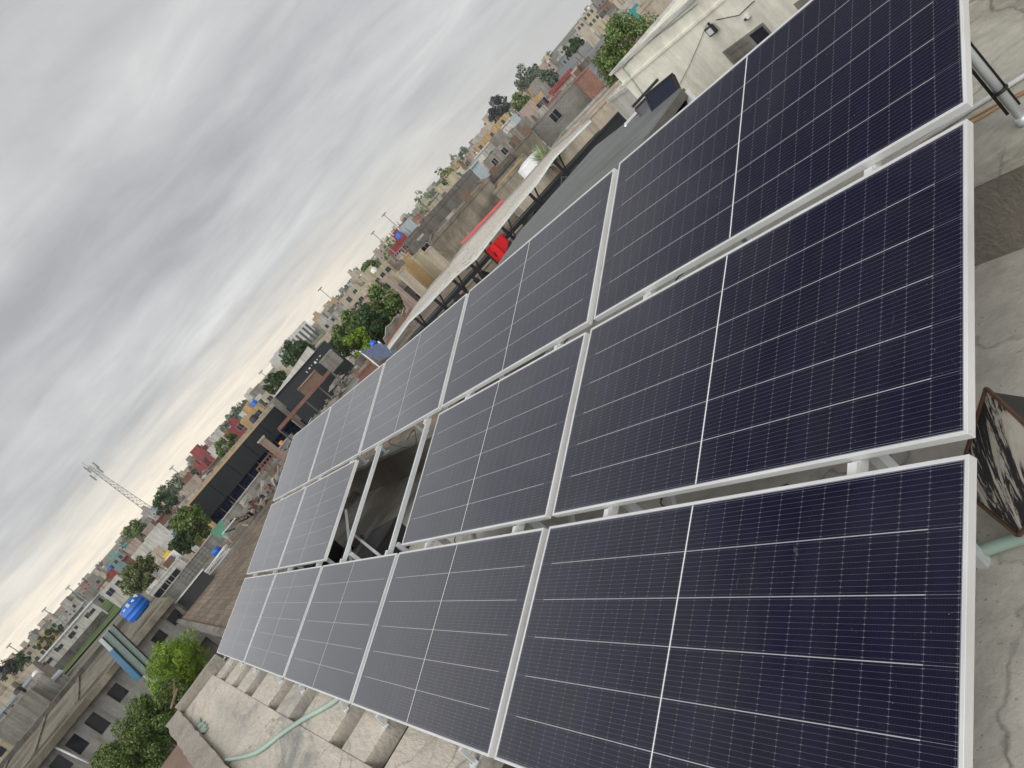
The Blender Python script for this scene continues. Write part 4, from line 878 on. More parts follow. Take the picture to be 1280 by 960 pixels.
# dark blue solar panels leaning by the cream wall
for k, (x1, y1, x2, y2, D, hh, lb) in enumerate([(783, 158, 799, 136, 18.5, .9, 'dark blue glass sheet leaning at the left of the stack by the cream wall'), (795, 138, 815, 116, 17.5, 1.1, 'dark blue glass sheet in the middle of the stack by the cream wall'), (808, 122, 840, 94, 16.6, 1.3, 'largest dark blue glass sheet leaning against the cream wall')]):
    A, B = P(x1, y1, D), P(x2, y2, D-.8*(k == 2)); L_, rz = frame_of(A, B); e = empty('leaning_panel', (A.x, A.y, (A.z+B.z)/2-hh), rz, lb, 'panel', 'dark sheets leaning by the cream wall')
    mb = MB(); mb.hexa([(0, -.55, 0), (L_, -.55, 0), (L_, -.5, 0), (0, -.5, 0)], [(0, 0, hh), (L_, 0, hh), (L_, .05, hh), (0, .05, hh)]); mb.build('glass', M['navy'], e)
    mb = MB(); mb.bar((0, .02, hh+.02), (L_, .02, hh+.02), .05, .05); mb.bar((0, -.53, 0), (0, .02, hh), .05, .05); mb.bar((L_, -.53, 0), (L_, .02, hh), .05, .05); mb.build('frame', M['galv'] if k == 0 else M['bplastic'], e)
p_ = P(794, 128, 18.6); 
e = empty('glass_stack', (p_.x, p_.y, p_.z-.4), R(-40), 'short stack of dark grey slats beside the leaning sheets', 'stack'); mb = MB()
for k in range(3): mb.box(0, .1, -.7, .1, .1+k*.12, .16+k*.12)
mb.build('slats', M['bplastic'], e)

# cream building
CR1, CR2 = P(766, 91, 22.5), P(870, 0, 19.0)
dcr = (CR2-CR1); dcr.z = 0; dcr.normalize(); CR3 = CR1+dcr*26; CRZ = (CR1.z+CR2.z)/2
L_, rz = frame_of(CR1, CR3)
cb_ = empty('cream_building', (CR1.x, CR1.y, -9.5), rz, 'large cream plastered building with a floodlight and low windows behind the top panels', 'building'); HC = CRZ+9.5
mb = MB(); mb.box(0, L_, 0, 10, 0, HC-.001); mb.build('wall', M['cream'], cb_)
mb = MB(); mb.box(-.08, L_, -.08, .25, HC, HC+.07); mb.box(-.08, .2, .25, 10.1, HC, HC+.07); mb.build('coping', M['white'], cb_)
mb = MB(); mb.box(-.03, L_, -.035, 0, HC-.42, HC-.36); mb.build('string_course', M['cream'], cb_)
def cl_(px, py):
    q = Pw(px, py, CR1, CR3); return (Vector((q.x-CR1.x, q.y-CR1.y)).length, q.z+9.5)
def cable(ptsx, r, m_, nm='cable'):
    mb = MB(); mb.path([Vector((cl_(*p)[0], -.03, cl_(*p)[1])) for p in ptsx], r, 5); return mb.build(nm, m_, cb_)
cable([(779, 84), (790, 97), (804, 117)], .014, M['hose'], 'drainpipe')
cable([(779, 84), (800, 60), (840, 30), (872, 4)], .012, M['hose'])
cable([(896, 24), (910, 21), (925, 18), (938, 5), (944, 0)], .010, M['bplastic'])
cable([(884, 30), (876, 50), (862, 82), (850, 105)], .006, M['bplastic'])
wx0, wz0 = cl_(907, 68); wx1, wz1 = cl_(954, 28)
wx2 = cl_(936, 46)[0]; zt_ = (wz0+wz1)/2
e2 = MB(); e2.box(wx0, wx1, -.03, 0, zt_, zt_+.05); e2.box(wx0, wx0+.06, -.03, 0, zt_-.9, zt_); e2.box(wx2-.05, wx2+.05, -.03, 0, zt_-.9, zt_); e2.box(wx1-.05, wx1, -.03, 0, zt_-.9, zt_)
wd = MB(); wd.box(wx2+.05, wx1-.05, -.01, 0, zt_-.9, zt_); wo_ = wd.build('window', M['glass'], cb_)
e2.build('frame', M['render'], wo_)
sh = MB(); 
for k in range(10): sh.box(wx0+.06, wx2-.05, -.022+.012*(k % 2), 0, zt_-.09*(k+1), zt_-.09*k)
sh.build('shutter', M['conc'], cb_)
wx3, wz3 = cl_(992, 5); wd = MB(); wd.box(wx3, wx3+1.2, -.012, 0, wz3-.6, wz3); wd.build('window', M['conc'], cb_)
fx, fz = cl_(892, 34); e = empty('floodlight', cb_.matrix_world @ Vector((0, 0, 0)), 0, 'small black square floodlight on the cream wall', 'floodlight')
e.location = Vector((CR1.x, CR1.y, -9.5))+Matrix.Rotation(rz, 3, 'Z')@Vector((fx, -.02, fz)); e.rotation_euler = (0, 0, rz)
mb = MB(); mb.box(-.13, .13, -.12, -.04, -.11, .10); mb.build('housing', M['bplastic'], e, bevel=.01)
mb = MB(); mb.box(-.09, .09, -.128, -.121, -.075, .065); mb.build('lens', M['galv'], e)
mb = MB(); mb.box(-.02, .02, -.04, .0, -.02, .16); mb.build('bracket', M['bplastic'], e)
fx, fz = cl_(935, 19.5); e = empty('camera_dome', Vector((CR1.x, CR1.y, -9.5))+Matrix.Rotation(rz, 3, 'Z')@Vector((fx, -.0, fz)), rz, 'tiny white security camera with a black eye on the cream wall', 'camera')
mb = MB(); mb.box(-.09, .07, -.1, 0, -.05, .05); mb.build('body', M['wplastic'], e, bevel=.02); mb = MB(); mb.lathe([(.03, 0), (.03, .04)], 10, (.0, -.11, -.03)); mb.build('eye', M['bplastic'], e)
# light grey wall left of the cream building
block('stained_wall', 'light grey stained plaster wall joining the cream building', P(757, 123, 27), P(786, 109, 25), 5, 'white', 'conc_l', par=.1, cat='wall', zb=-9.5)
block('long_ledge_roof', 'long narrow beige roof ledge running behind the canopy', P(640, 250, 39), P(772, 102, 37), 2.2, 'beige', 'pink', par=.12, cat='roof', zb=-9.5)
block('second_ledge_roof', 'second narrow grey roof strip behind the beige ledge', P(690, 190, 44), P(766, 100, 42), 3.0, 'conc_l', 'conc', par=.2, cat='roof', zb=-9.5)

# ---------------------------------------------------------------- middle distance, each placed by itself
W1 = [(.2, 1.2, .8, 1.0), (.5, 1.2, .8, 1.0), (.8, 1.2, .8, 1.0)]
W2 = [(.3, 1.3, .9, 1.1), (.7, 1.3, .9, 1.1)]
W6 = [(x, z, 1.0, 1.3) for z in (1.4, 4.4) for x in (.15, .5, .85)]
def blk(name, label, a, b, D, depth, wall, roof=None, **k):
    D1, D2 = (D if isinstance(D, tuple) else (D, D)); return block(name, label, P(*a, D1), P(*b, D2), depth, wall, roof, **k)
blk('stained_grey_building', 'big blank grey wall stained brown, rising behind the canopy', (534, 303), (610, 224), 56, 12, 'moss', 'conc', par=.25)
blk('yellowed_corner_building', 'narrow grey block with an ochre edge right of the big stained wall', (611, 227), (622, 246), (56, 50), 3, 'moss', 'ochre', par=.2, zb=-9.5)
blk('dark_long_building', 'long dark grey roof building behind the stained wall', (504, 303), (588, 212), 78, 16, 'conc_d', 'conc_d', par=.4)
blk('dark_grey_house', 'dark weathered house with a black doorway between ochre house and stained wall', (513, 312), (534, 290), 68, 6, 'conc_d', 'conc', wins=[(.5, 1.2, .7, 1.2)])
blk('pale_pillar_house', 'pale beige end wall at the left of the ochre house', (494, 343), (504, 335), 62, 6, 'beige', 'beige', par=.1)
blk('ochre_house', 'tall narrow ochre house with a stepped side', (498, 329), (511, 317), 70, 8, 'ochre', 'ochre', par=.1)
blk('cream_block_house', 'small cream block attached right of the ochre house', (513, 322), (527, 312), 66, 5, 'yellow', 'yellow', par=.1)
blk('pale_wall_house', 'pale plaster house wall between the ochre house and the stained wall', (527, 316), (545, 303), (60, 58), 2, 'beige', 'white', par=.1)
blk('red_window_house', 'maroon house with rows of white framed windows', (484, 314), (506, 292), 120, 10, 'redp', 'conc', wins=[(x, z, .7, .8) for z in (1.5, 2.9) for x in (.15, .38, .62, .85)])
blk('white_blue_house', 'whitish blue cube house on the skyline right of the maroon one', (497, 287), (511, 272), 125, 8, 'bluesheet', 'bluesheet', par=.2)
blk('long_beige_house', 'long beige house with small dark windows right of the green trees', (440, 372), (482, 326), 135, 12, 'yellow', 'beige', wins=[(x, 1.3, .8, .8) for x in (.1, .25, .42, .6, .75, .9)])
blk('lower_pink_house', 'low pinkish brown house in front of the long beige one', (446, 384), (484, 344), 118, 10, 'pink', 'beige', wins=W1)
blk('beige_upper_house', 'beige upper storey standing behind the long beige house', (424, 376), (445, 353), 165, 10, 'beige', 'conc', wins=W2)
blk('navy_band_building', 'long building with a dark navy band below a beige top', (393, 432), (437, 385), 160, 12, 'beige', 'conc', wins=[(x, 2.4, 4.0, 1.6) for x in (.14, .38, .62, .86)], fm='black')
blk('apartment_block', 'large pale grey apartment block with dark vertical strips on the skyline', (341, 443), (381, 401), 560, 20, 'white', 'conc_l', wins=[(x, 9.0, 1.6, 13) for x in (.08, .19, .30, .41, .52, .63, .74, .85, .95)], fm='conc_l', zb=2)
blk('pale_tower_block', 'lower pale block left of the large apartment block', (336, 452), (350, 437), 600, 18, 'white', 'conc_l', zb=2)
blk('orange_house', 'bright ochre house with dark windows behind the black building', (301, 529), (322, 503), 125, 9, 'ochre', 'yellow', wins=[(.7, 1.2, 1.0, 1.0), (.4, 1.2, 1.0, 1.0)])
blk('maroon_house', 'maroon red house left of the bright ochre one', (279, 545), (297, 524), 160, 10, 'redp', 'rust', wins=[(.8, 1.3, 1.2, 1.2)])
blk('cream_row_house', 'cream row of houses behind the black hall', (326, 497), (362, 456), 150, 10, 'yellow', 'white', wins=[(x, 1.5, .9, 1.1) for x in (.12, .3, .5, .7, .88)])
blk('red_roof_row', 'long low red-brown roofed row beyond the tower base', (150, 699), (212, 636), 230, 8, 'rust', 'redp', sheet_roof=True)
blk('small_maroon_house', 'small maroon house left of the tower foot', (226, 601), (236, 589), 210, 8, 'rust', 'rust')
blk('turquoise_house', 'turquoise house with a pale top far on the left', (131, 709), (150, 689), 240, 9, 'turq', 'white', wins=W1)
blk('red_gable_house', 'dark red house just below the turquoise one', (132, 719), (140, 710), 222, 6, 'redp', 'rust')
blk('white_two_window_house', 'white house with two dark windows behind the grass field', (124, 742), (147, 719), 205, 8, 'white', 'white', wins=[(.3, 1.5, 1.6, 1.4), (.75, 1.5, 1.2, 1.0)])
blk('long_white_roof_shed', 'very long low shed with a bright white roof edge behind the grass', (36, 842), (113, 751), 232, 9, 'white', 'wplastic', sheet_roof=True, wins=[(x, 1.5+.2*(i % 3), .7+.5*(i % 3), .8+.3*(i % 2)) for i, x in enumerate((.07, .16, .22, .36, .41, .58, .67, .85, .91))])
blk('compound_wall', 'long dark compound wall between the grass and the white roofed shed', (48, 857), (127, 763), 222, .3, 'conc_d', 'conc_d', cat='wall', par=.05)
blk('corrugated_shed', 'pale blue corrugated shed at the left end of the grass', (-12, 901), (46, 840), 150, 10, 'bluesheet', 'bluesheet', sheet_roof=True, wins=[(.62, 1.6, 1.2, 1.2)])
blk('brown_compound', 'plain brown-grey compound wall before the corrugated shed', (-14, 914), (40, 862), 118, 18, 'conc', 'conc', par=.2)
blk('pale_square_roof_house', 'small house with a pale square roof at the end of the grass', (38, 863), (56, 844), 128, 9, 'conc_l', 'conc_l', par=.05)
blk('ochre_skyline_house', 'ochre two storey house on the left skyline', (43, 803), (61, 784), 330, 12, 'ochre', 'beige', wins=W2)
blk('cream_skyline_house', 'cream house with dark windows left of the ochre skyline one', (22, 824), (42, 803), 310, 12, 'yellow', 'beige', wins=W6)
blk('grey_red_house', 'grey-brown house at the far left edge of the picture', (-5, 870), (16, 846), 220, 12, 'pink', 'rust', wins=W1)
blk('grey_yard_building', 'grey flat building between tower foot and ochre yard', (196, 668), (222, 640), 150, 12, 'conc_d', 'greysheet', sheet_roof=True)
blk('white_open_shed', 'low white shed with a dark open front beside the blue tank', (184, 741), (223, 697), 66, 5, 'white', 'white', par=.12, wins=[(.25, .9, 1.4, .9), (.6, .9, 1.2, .9)], zb=-9.5)
blk('sand_yard_house', 'sandy ochre yard house behind the white open shed', (198, 707), (222, 678), 95, 10, 'beige', 'beige', par=.1)
blk('teal_shutter_house', 'grey house with a teal shutter at the top of the picture', (768, 18), (796, -12), 95, 10, 'conc_l', 'conc', wins=[], doors=())
blk('brick_red_house', 'unfinished red brick wall right of the grey block wall', (717, 101), (735, 84), 57, 5, 'bricks', 'conc', par=.1)
blk('grey_block_house', 'long unfinished grey block wall with a small black opening', (664, 161), (717, 101), 60, 6, 'blocks', 'conc', wins=[(.42, .7, .7, .7)], fm='conc', par=.1)
blk('lower_block_house', 'mossy grey wall left of the block wall with the opening', (640, 190), (664, 163), 58, 6, 'moss', 'conc', par=.1)
blk('red_topped_house', 'cream house with a bright red roof line and red balcony', (688, 114), (712, 88), 88, 7, 'beige', 'redp', wins=[(.2, 2.2, .6, 1.1), (.5, 2.2, .6, 1.1)], sheet_roof=True)
blk('red_balcony_house', 'low cream house with a red balcony under the red roofed one', (676, 142), (700, 116), 76, 6, 'white', 'redp', sheet_roof=True, wins=W2)
blk('peach_house', 'small peach coloured house left of the red roofed one', (664, 127), (676, 115), 110, 6, 'ochre', 'beige', wins=W2)
blk('blue_house', 'small bright blue house under the dark slate tree', (637, 148), (646, 139), 170, 7, 'bluesheet', 'blue', wins=[])
blk('brown_yard_building', 'brown walled yard building left of the white tank', (612, 228), (643, 190), 66, 10, 'conc_d', 'brown', par=.3)
blk('blue_shed_row', 'long blue-grey shed row left of the yard buildings', (563, 236), (596, 200), 150, 12, 'bluesheet', 'bluesheet', sheet_roof=True)
blk('orange_long_row', 'long row of orange plastered houses on the right half', (590, 186), (632, 142), 260, 10, 'ochre', 'rust', wins=W6)
blk('white_long_row', 'long white roofed row in front of the orange houses', (592, 196), (640, 147), 230, 8, 'white', 'white', sheet_roof=True)
blk('grey_row_house', 'grey flat row in front of the white roofed one', (602, 203), (645, 160), 120, 12, 'conc', 'conc_l', wins=W1)
blk('skyline_yellow_house', 'yellow house on the skyline near the top of the picture', (727, 22), (738, 8), 330, 12, 'yellow', 'yellow', wins=W6)
blk('skyline_cream_house', 'cream house on the skyline left of the yellow one', (718, 35), (727, 24), 300, 10, 'beige', 'white', wins=W2)
blk('ruined_house', 'broken beige house walls on the stony ground below the teal shutter house', (752, 40), (774, 20), 105, 9, 'beige', 'conc', wins=W2)
blk('yard_wall_house', 'pale low house at the top edge behind the cream building', (796, 14), (832, -24), 48, 6, 'beige', 'moss', par=.2)
# teal shutter
A, B = P(768, 18, 95), P(796, -12, 95); L_, rz = frame_of(A, B)
ts = [o_ for o_ in bpy.data.objects if o_.name == 'teal_shutter_house'][0]
mb = MB(); mb.box(L_*.35, L_*.75, -.08, 0, (A.z+B.z)/2-ts.location.z-2.9, (A.z+B.z)/2-ts.location.z-.9); mb.build('shutter', M['teal'], ts)

# blue tarps and yellow sheet near the ochre yard
for px, py, D, mm, lb in [(222, 667, 92, 'blue', 'blue tarpaulin lying near the round tree'), (211, 695, 84, 'yellowp', 'bright yellow sheet in the sandy yard'), (217, 711, 70, 'blue', 'small blue tarpaulin on the white open shed'), (157, 682, 150, 'teal', 'green tarpaulin far behind the grass')]:
    p_ = P(px, py, D); s_ = D/75*(.36 if D < 100 else .2); mb = MB(); g = [[(i*.7*s_-1.2*s_, j*.7*s_-1.2*s_, .5*s_*noise.noise(Vector((i*.9, j*.8, D)))+.35*s_*i) for j in range(4)] for i in range(4)]
    for i in range(3):
        for j in range(3): mb.quad(g[i][j], g[i+1][j], g[i+1][j+1], g[i][j+1])
    mb.weld(); o = mb.build('tarpaulin', M[mm], loc=p_); tag(o, lb, 'tarpaulin'); sm = o.modifiers.new('s', 'SOLIDIFY'); sm.thickness = .05
p_ = P(219, 699, 68); e = empty('white_sign', p_, R(-15), 'white board with a small purple emblem beside the pale wall', 'sign'); mb = MB(); mb.box(0, .05, -.5, .5, -.6, .6); mb.build('board', M['wplastic'], e)
mb = MB(); mb.lathe([(.15, 0), (.15, .02)], 12); mb.v = [(-.02-z, y, x) for x, y, z in mb.v]; mb.build('emblem', plain('violet', (.2, .1, .4), .5), e)

# white water tank with spiky plant
p_ = P(656, 196, 40); q = P(672, 213, 40)
e = empty('water_tank', (q.x, q.y, q.z-.3), 0, 'big round white water tank behind the spiky plant', 'water tank'); mb = MB(); mb.lathe([(.70, 0), (.72, .05), (.74, .1), (.74, .45), (.76, .47), (.76, .52), (.74, .54), (.74, p_.z-q.z-.02), (.72, p_.z-q.z+.05), (.4, p_.z-q.z+.14), (.2, p_.z-q.z+.16)], 28); mb.build('body', M['wplastic'], e, smooth=True)
q = P(689, 207, 37.5); e = empty('spiky_plant', (q.x, q.y, q.z-.2), 0, 'spiky yucca-like plant with long pale green leaves before the white tank', 'plant')
mb = MB()
for k in range(230):
    t = random.uniform(0, 2*math.pi); el_ = random.uniform(.15, 1.45); L_ = random.uniform(.8, 1.45); d_ = Vector((math.cos(t)*math.cos(el_), math.sin(t)*math.cos(el_), math.sin(el_))); s_ = d_.cross(Vector((0, 0, 1))).normalized()*.03
    b0 = Vector((0, 0, .15)); m_ = b0+d_*L_*.6; tip = b0+d_*L_+Vector((0, 0, -.25*L_*math.cos(el_)))
    mb.quad(b0-s_, b0+s_, m_+s_, m_-s_); mb.quad(m_-s_, m_+s_, tip+s_*.1, tip-s_*.1)
mb.build('leaves', leafmat('yucca', (.09, .13, .06), (.17, .22, .11), (.26, .30, .17)), e); mb = MB(); mb.tube((0, 0, -.6), (0, 0, .25), .12, .09, 8); mb.build('trunk', M['wood'], e)

# ---------------------------------------------------------------- lattice tower, poles
TD = 240.0; tb = P(192, 643, TD); tt = P(110, 584, TD); tg = gz(tb.x, tb.y)
tw = empty('lattice_tower', (tb.x, tb.y, tg), R(25), 'tall thin steel lattice mast with antennas against the sky', 'tower'); TH = tt.z-tg
lg = [Vector((1.5*math.cos(2*math.pi*k/3), 1.5*math.sin(2*math.pi*k/3), 0)) for k in range(3)]; tm = plain('mast_steel', (.30, .30, .30), .6, .3)
lev = 20
def lp(k, i): s_ = 1-(i/lev)*.68; return Vector((lg[k].x*s_, lg[k].y*s_, TH*i/lev))
for k in range(3):
    mb = MB(); mb.tube(lp(k, 0), lp(k, lev), .10, .07, 5); mb.build('leg', tm, tw)
mb = MB()
for i in range(lev):
    for k in range(3):
        mb.tube(lp(k, i), lp((k+1) % 3, i+1), .045, n=4); mb.tube(lp(k, i+1), lp((k+1) % 3, i+1), .045, n=4); mb.tube(lp((k+1) % 3, i), lp(k, i+1), .045, n=4)
mb.build('bracing', tm, tw)
for t, h in ((0, .985), (2.1, .985), (4.2, .96), (1.0, .90), (3.4, .90)):
    mb = MB(); c = Vector((1.5*math.cos(t), 1.5*math.sin(t), TH*h)); mb.tube((0, 0, TH*h), c, .06, n=4); mb.box(c.x-.15, c.x+.15, c.y-.15, c.y+.15, c.z-1.0, c.z+1.2); mb.build('antenna', tm, tw)
mb = MB(); mb.tube((0, 0, TH), (0, 0, TH+2), .05, n=4); mb.build('lightning_rod', tm, tw)
for k, (x1, y1, x2, y2, D, lb) in enumerate([(401, 361, 417, 376, 200, 'thin lamp pole on the skyline above the beige houses'), (465, 293, 479, 303, 110, 'slim pole with a small lamp left of the maroon house'), (479, 270, 495, 282, 110, 'slim pole with a small lamp right of the other, over the maroon house'), (12, 807, 22, 814, 260, 'thin pole on the left skyline above the cream house'), (56, 762, 64, 768, 330, 'thin pole on the skyline right of the ochre skyline house'), (215, 585, 224, 592, 260, 'short utility pole on the skyline above the small maroon house'), (326, 466, 333, 471, 300, 'thin pole just left of the apartment blocks'), (86, 734, 90, 738, 320, 'very small thin pole on the skyline above the white shed')]):
    a = P(x1, y1, D); b = P(x2, y2, D); g0 = gz(b.x, b.y); e = empty('lamp_pole', (b.x, b.y, g0), 0, lb, 'pole')
    mb = MB(); mb.tube((0, 0, 0), (0, 0, a.z-g0), .10*D/130, .06*D/130, 6); mb.build('mast', tm, e)
    mb = MB(); s_ = D/150; mb.box(-.3*s_, .3*s_, -.45*s_, .45*s_, a.z-g0, a.z-g0+.2*s_); mb.build('lamp_head', tm, e)
# white metal railing frame on the maroon house
a, b = P(490, 300, 118), P(507, 265, 118); mb = MB(); e = empty('roof_railing', P(484, 300, 118), 0, 'white pipe framework on the roof of the maroon house', 'railing')
o0 = P(484, 300, 118)
for (x1, y1, x2, y2) in [(478, 302, 492, 280), (484, 306, 478, 302), (492, 294, 487, 290), (499, 287, 492, 280), (492, 280, 511, 257), (511, 257, 515, 261)]: mb.bar(P(x1, y1, 118)-o0, P(x2, y2, 118)-o0, .13, .13)
mb.build('frame', M['wplastic'], e)

# ---------------------------------------------------------------- trees
def crown_mesh(n, lr, rx, ry, rz_, seed, clumps=26, squash=1.0, needle=False):
    rnd = random.Random(seed); mb = MB(); cs = []
    for k in range(clumps):
        while True:
            c = Vector((rnd.uniform(-1, 1), rnd.uniform(-1, 1), rnd.uniform(-1, 1)))
            if .3 < c.length < 1: break
        cs.append((Vector((c.x*rx, c.y*ry, c.z*rz_)), rnd.uniform(.22, .42)*min(rx, rz_)))
    for k in range(n):
        c, cr_ = cs[rnd.randrange(len(cs))]
        d_ = Vector((rnd.gauss(0, 1), rnd.gauss(0, 1), rnd.gauss(0, 1))).normalized()
        p_ = c+d_*cr_*rnd.uniform(.55, 1.0)
        nrm = (d_*.6+Vector((rnd.gauss(0, 1), rnd.gauss(0, 1), rnd.gauss(.5, 1)))*.6).normalized()
        u = nrm.orthogonal().normalized(); u.rotate(Matrix.Rotation(rnd.uniform(0, 6.28), 3, nrm)); v_ = nrm.cross(u); s_ = lr*rnd.uniform(.6, 1.3); t_ = s_*(.14 if needle else .55)
        mb.quad(p_-u*s_, p_-v_*t_, p_+u*s_, p_+v_*t_)
    return mb, cs
def tree(name, label, px, py, D, r_, kind, n=1400, lr=.16, rz_=None, ry=None, group=None, seed=None, needle=False, clumps=26, ground=None):
    c = P(px, py, D); g0 = gz(c.x, c.y) if ground is None else ground; rz_ = rz_ or r_*.9; k_ = .78 if D > 60 else .84; r_ *= k_; rz_ *= k_; ry = ry*k_ if ry else None; lr *= .9; seed = seed or int(px*7+py)
    e = empty(name, (c.x, c.y, g0), 0, label, 'tree', group); hc = c.z-g0
    mb, cs = crown_mesh(n, lr, r_, ry or r_, rz_, seed, clumps, needle=needle); o = mb.build('crown', LF[kind], e, loc=(0, 0, hc))
    mb = MB(); tr = max(.08, r_*.09); base = Vector((0, 0, -.3)); top = Vector((.1*r_, .05*r_, max(hc-rz_*.45, .4)))
    mb.tube(base, top, tr, tr*.65, 7)
    for k in range(7): mb.tube(top+Vector((0, 0, -.1*k*min(1, hc*.05))), cs[k][0]*.85+Vector((0, 0, hc)), tr*.45, tr*.12, 5)
    mb.build('trunk', M['wood'], e); return e
tree('pine_tree', 'bright green feathery tree just behind the left parapet corner', 224, 838, 30, 1.25, 'bright', 15000, .10, 1.35, group=None, clumps=46, needle=True)
tree('bush', 'dense green bush along the parapet below the feathery tree', 188, 905, 27, 1.05, 'mid', 22000, .042, 1.0, ry=1.5, clumps=60)
tree('bush', 'green bush at the bottom left below the black windows', 164, 948, 26, 1.1, 'mid', 22000, .042, 1.0, ry=1.5, clumps=60)
tree('round_tree', 'round dark green tree behind the blue tank', 177, 718, 120, 3.3, 'olive', 6000, .24, 2.6, ry=3.6, clumps=50)
tree('round_tree', 'round green tree at the left end of the black building', 238, 656, 82, 2.6, 'mid', 5000, .2, 2.2, clumps=40)
tree('small_tree', 'small dark shrub tree below the one at the black building', 228, 679, 78, 1.5, 'dark', 2200, .15, 1.2)
tree('broad_tree', 'broad dark tree before the apartment block', 375, 443, 190, 5.6, 'dark', 4500, .42, 5, clumps=40)
tree('green_tree', 'largest bright tree of the green clump by the hoarding', 478, 388, 92, 3.6, 'mid', 7000, .24, 3.2, clumps=44)
tree('green_tree', 'dark rounded tree in the green clump, above the blue bundle', 462, 405, 84, 2.7, 'dark', 5000, .2, 2.6, clumps=34)
tree('green_tree', 'left tree of the green clump', 442, 412, 95, 3.2, 'mid', 5500, .23, 2.6, clumps=36)
tree('green_tree', 'lowest tree of the green clump, over the rough roof', 452, 428, 80, 2.2, 'bright', 3500, .18, 1.8)
tree('green_tree', 'small leftmost tree of the green clump beside the navy band', 425, 430, 105, 2.6, 'dark', 3500, .22, 2.0)
tree('skyline_tree', 'rounded tree on the skyline above the long beige house', 464, 337, 190, 3.4, 'mid', 3000, .3, 3.0)
tree('wall_tree', 'leafy tree rising beside the corner of the cream building', 786, 60, 42, 1.9, 'mid', 9000, .10, 1.9, ry=2.3, clumps=46)
tree('wall_tree', 'darker tree left of the cream building corner', 770, 82, 44, 1.3, 'olive', 5000, .09, 1.3, clumps=34)
tree('dark_tree', 'dark slate coloured tree on the right skyline', 624, 137, 330, 6.2, 'purple', 2500, .55, 6)
tree('grey_tree', 'grey-green tree right of the slate coloured one', 655, 133, 210, 5.0, 'mid', 3500, .4, 4.4)
tree('grey_tree', 'tall hazy tree on the skyline above the peach house', 661, 98, 420, 8.5, 'grey', 2500, .7, 8)
tree('grey_tree', 'hazy tree line beside the stony ground', 682, 102, 260, 5.0, 'grey', 2600, .45, 4)
tree('field_tree', 'long green tree on the stony open ground', 716, 57, 260, 3.6, 'dark', 2600, .4, 3, ry=5)
tree('dark_tree', 'dark tree at the far left edge', 8, 838, 170, 2.2, 'purple', 1500, .22, 2)
tree('yard_tree', 'green shrub beside the cream skyline house', 26, 826, 200, 2.4, 'dark', 1600, .25, 2)
tree('yard_tree', 'dark trees below the ochre skyline house', 60, 797, 240, 3.2, 'dark', 1800, .3, 2.2, ry=6)
tree('tower_tree', 'dark tree right of the lattice mast foot', 205, 629, 200, 3.6, 'dark', 2400, .34, 3.2)
tree('tower_tree', 'grey-green tree left of the lattice mast foot', 170, 665, 210, 3.6, 'mid', 2400, .34, 3.2)
tree('tower_tree', 'tall thin tree above the lattice mast foot', 208, 611, 300, 3.6, 'grey', 1500, .34, 4.2)
tree('row_tree', 'dark tree before the cream row of houses', 343, 478, 125, 2.6, 'dark', 2200, .26, 1.8, ry=3.4)
tree('row_tree', 'dark green tree between maroon and bright ochre houses', 284, 556, 140, 2.6, 'mid', 2200, .26, 1.8, ry=3.4)
# far trees: four crowns shared by many copies
protos = []
for k, kd in enumerate(['grey', 'dark', 'mid', 'grey']):
    e = empty('distant_tree', (0, 0, 0)); mb, cs = crown_mesh(700, .38, 3.6, 3.8, 3.0, 90+k, 18); mb.build('crown', LF[kd], e, loc=(0, 0, 4.6)); mb = MB(); mb.tube((0, 0, -.5), (0, 0, 4), .3, .2, 6); mb.build('trunk', M['wood'], e); protos.append(e)
used = [False]*4
tl = ['hazy grey-green rounded tree far off among the houses', 'dark green rounded tree far off among the houses', 'mid green rounded tree far off among the houses', 'hazy grey-green broken-topped tree far off among the houses']
rnd = random.Random(5); placed = []
def skip(az, D):
    if -4.2 < az < 5.5 and D < 310: return True
    if -55.5 < az < -46.3 and 80 < D < 430: return True
    if D < 125 and az > -34: return True
    if -24 < az < -18 and 180 < D < 620: return True
    return False
nT = 0
while nT < 48:
    az = rnd.uniform(-59, 10); D = rnd.choice([rnd.uniform(140, 400), rnd.uniform(350, 1000)])
    if skip(az, D): continue
    k = rnd.randrange(4); o = protos[k] if not used[k] else copy_tree(protos[k]); used[k] = True
    x, y = D*math.cos(R(az)), D*math.sin(R(az)); s_ = rnd.uniform(.6, 1.25)*(1+D/1600); o.location = (x, y, gz(x, y)); o.rotation_euler = (0, 0, rnd.uniform(0, 6)); o.scale = (s_, s_, s_*rnd.uniform(.8, 1.2))
    tag(o, tl[k], 'tree', 'distant trees: '+tl[k].split(' far')[0]); nT += 1

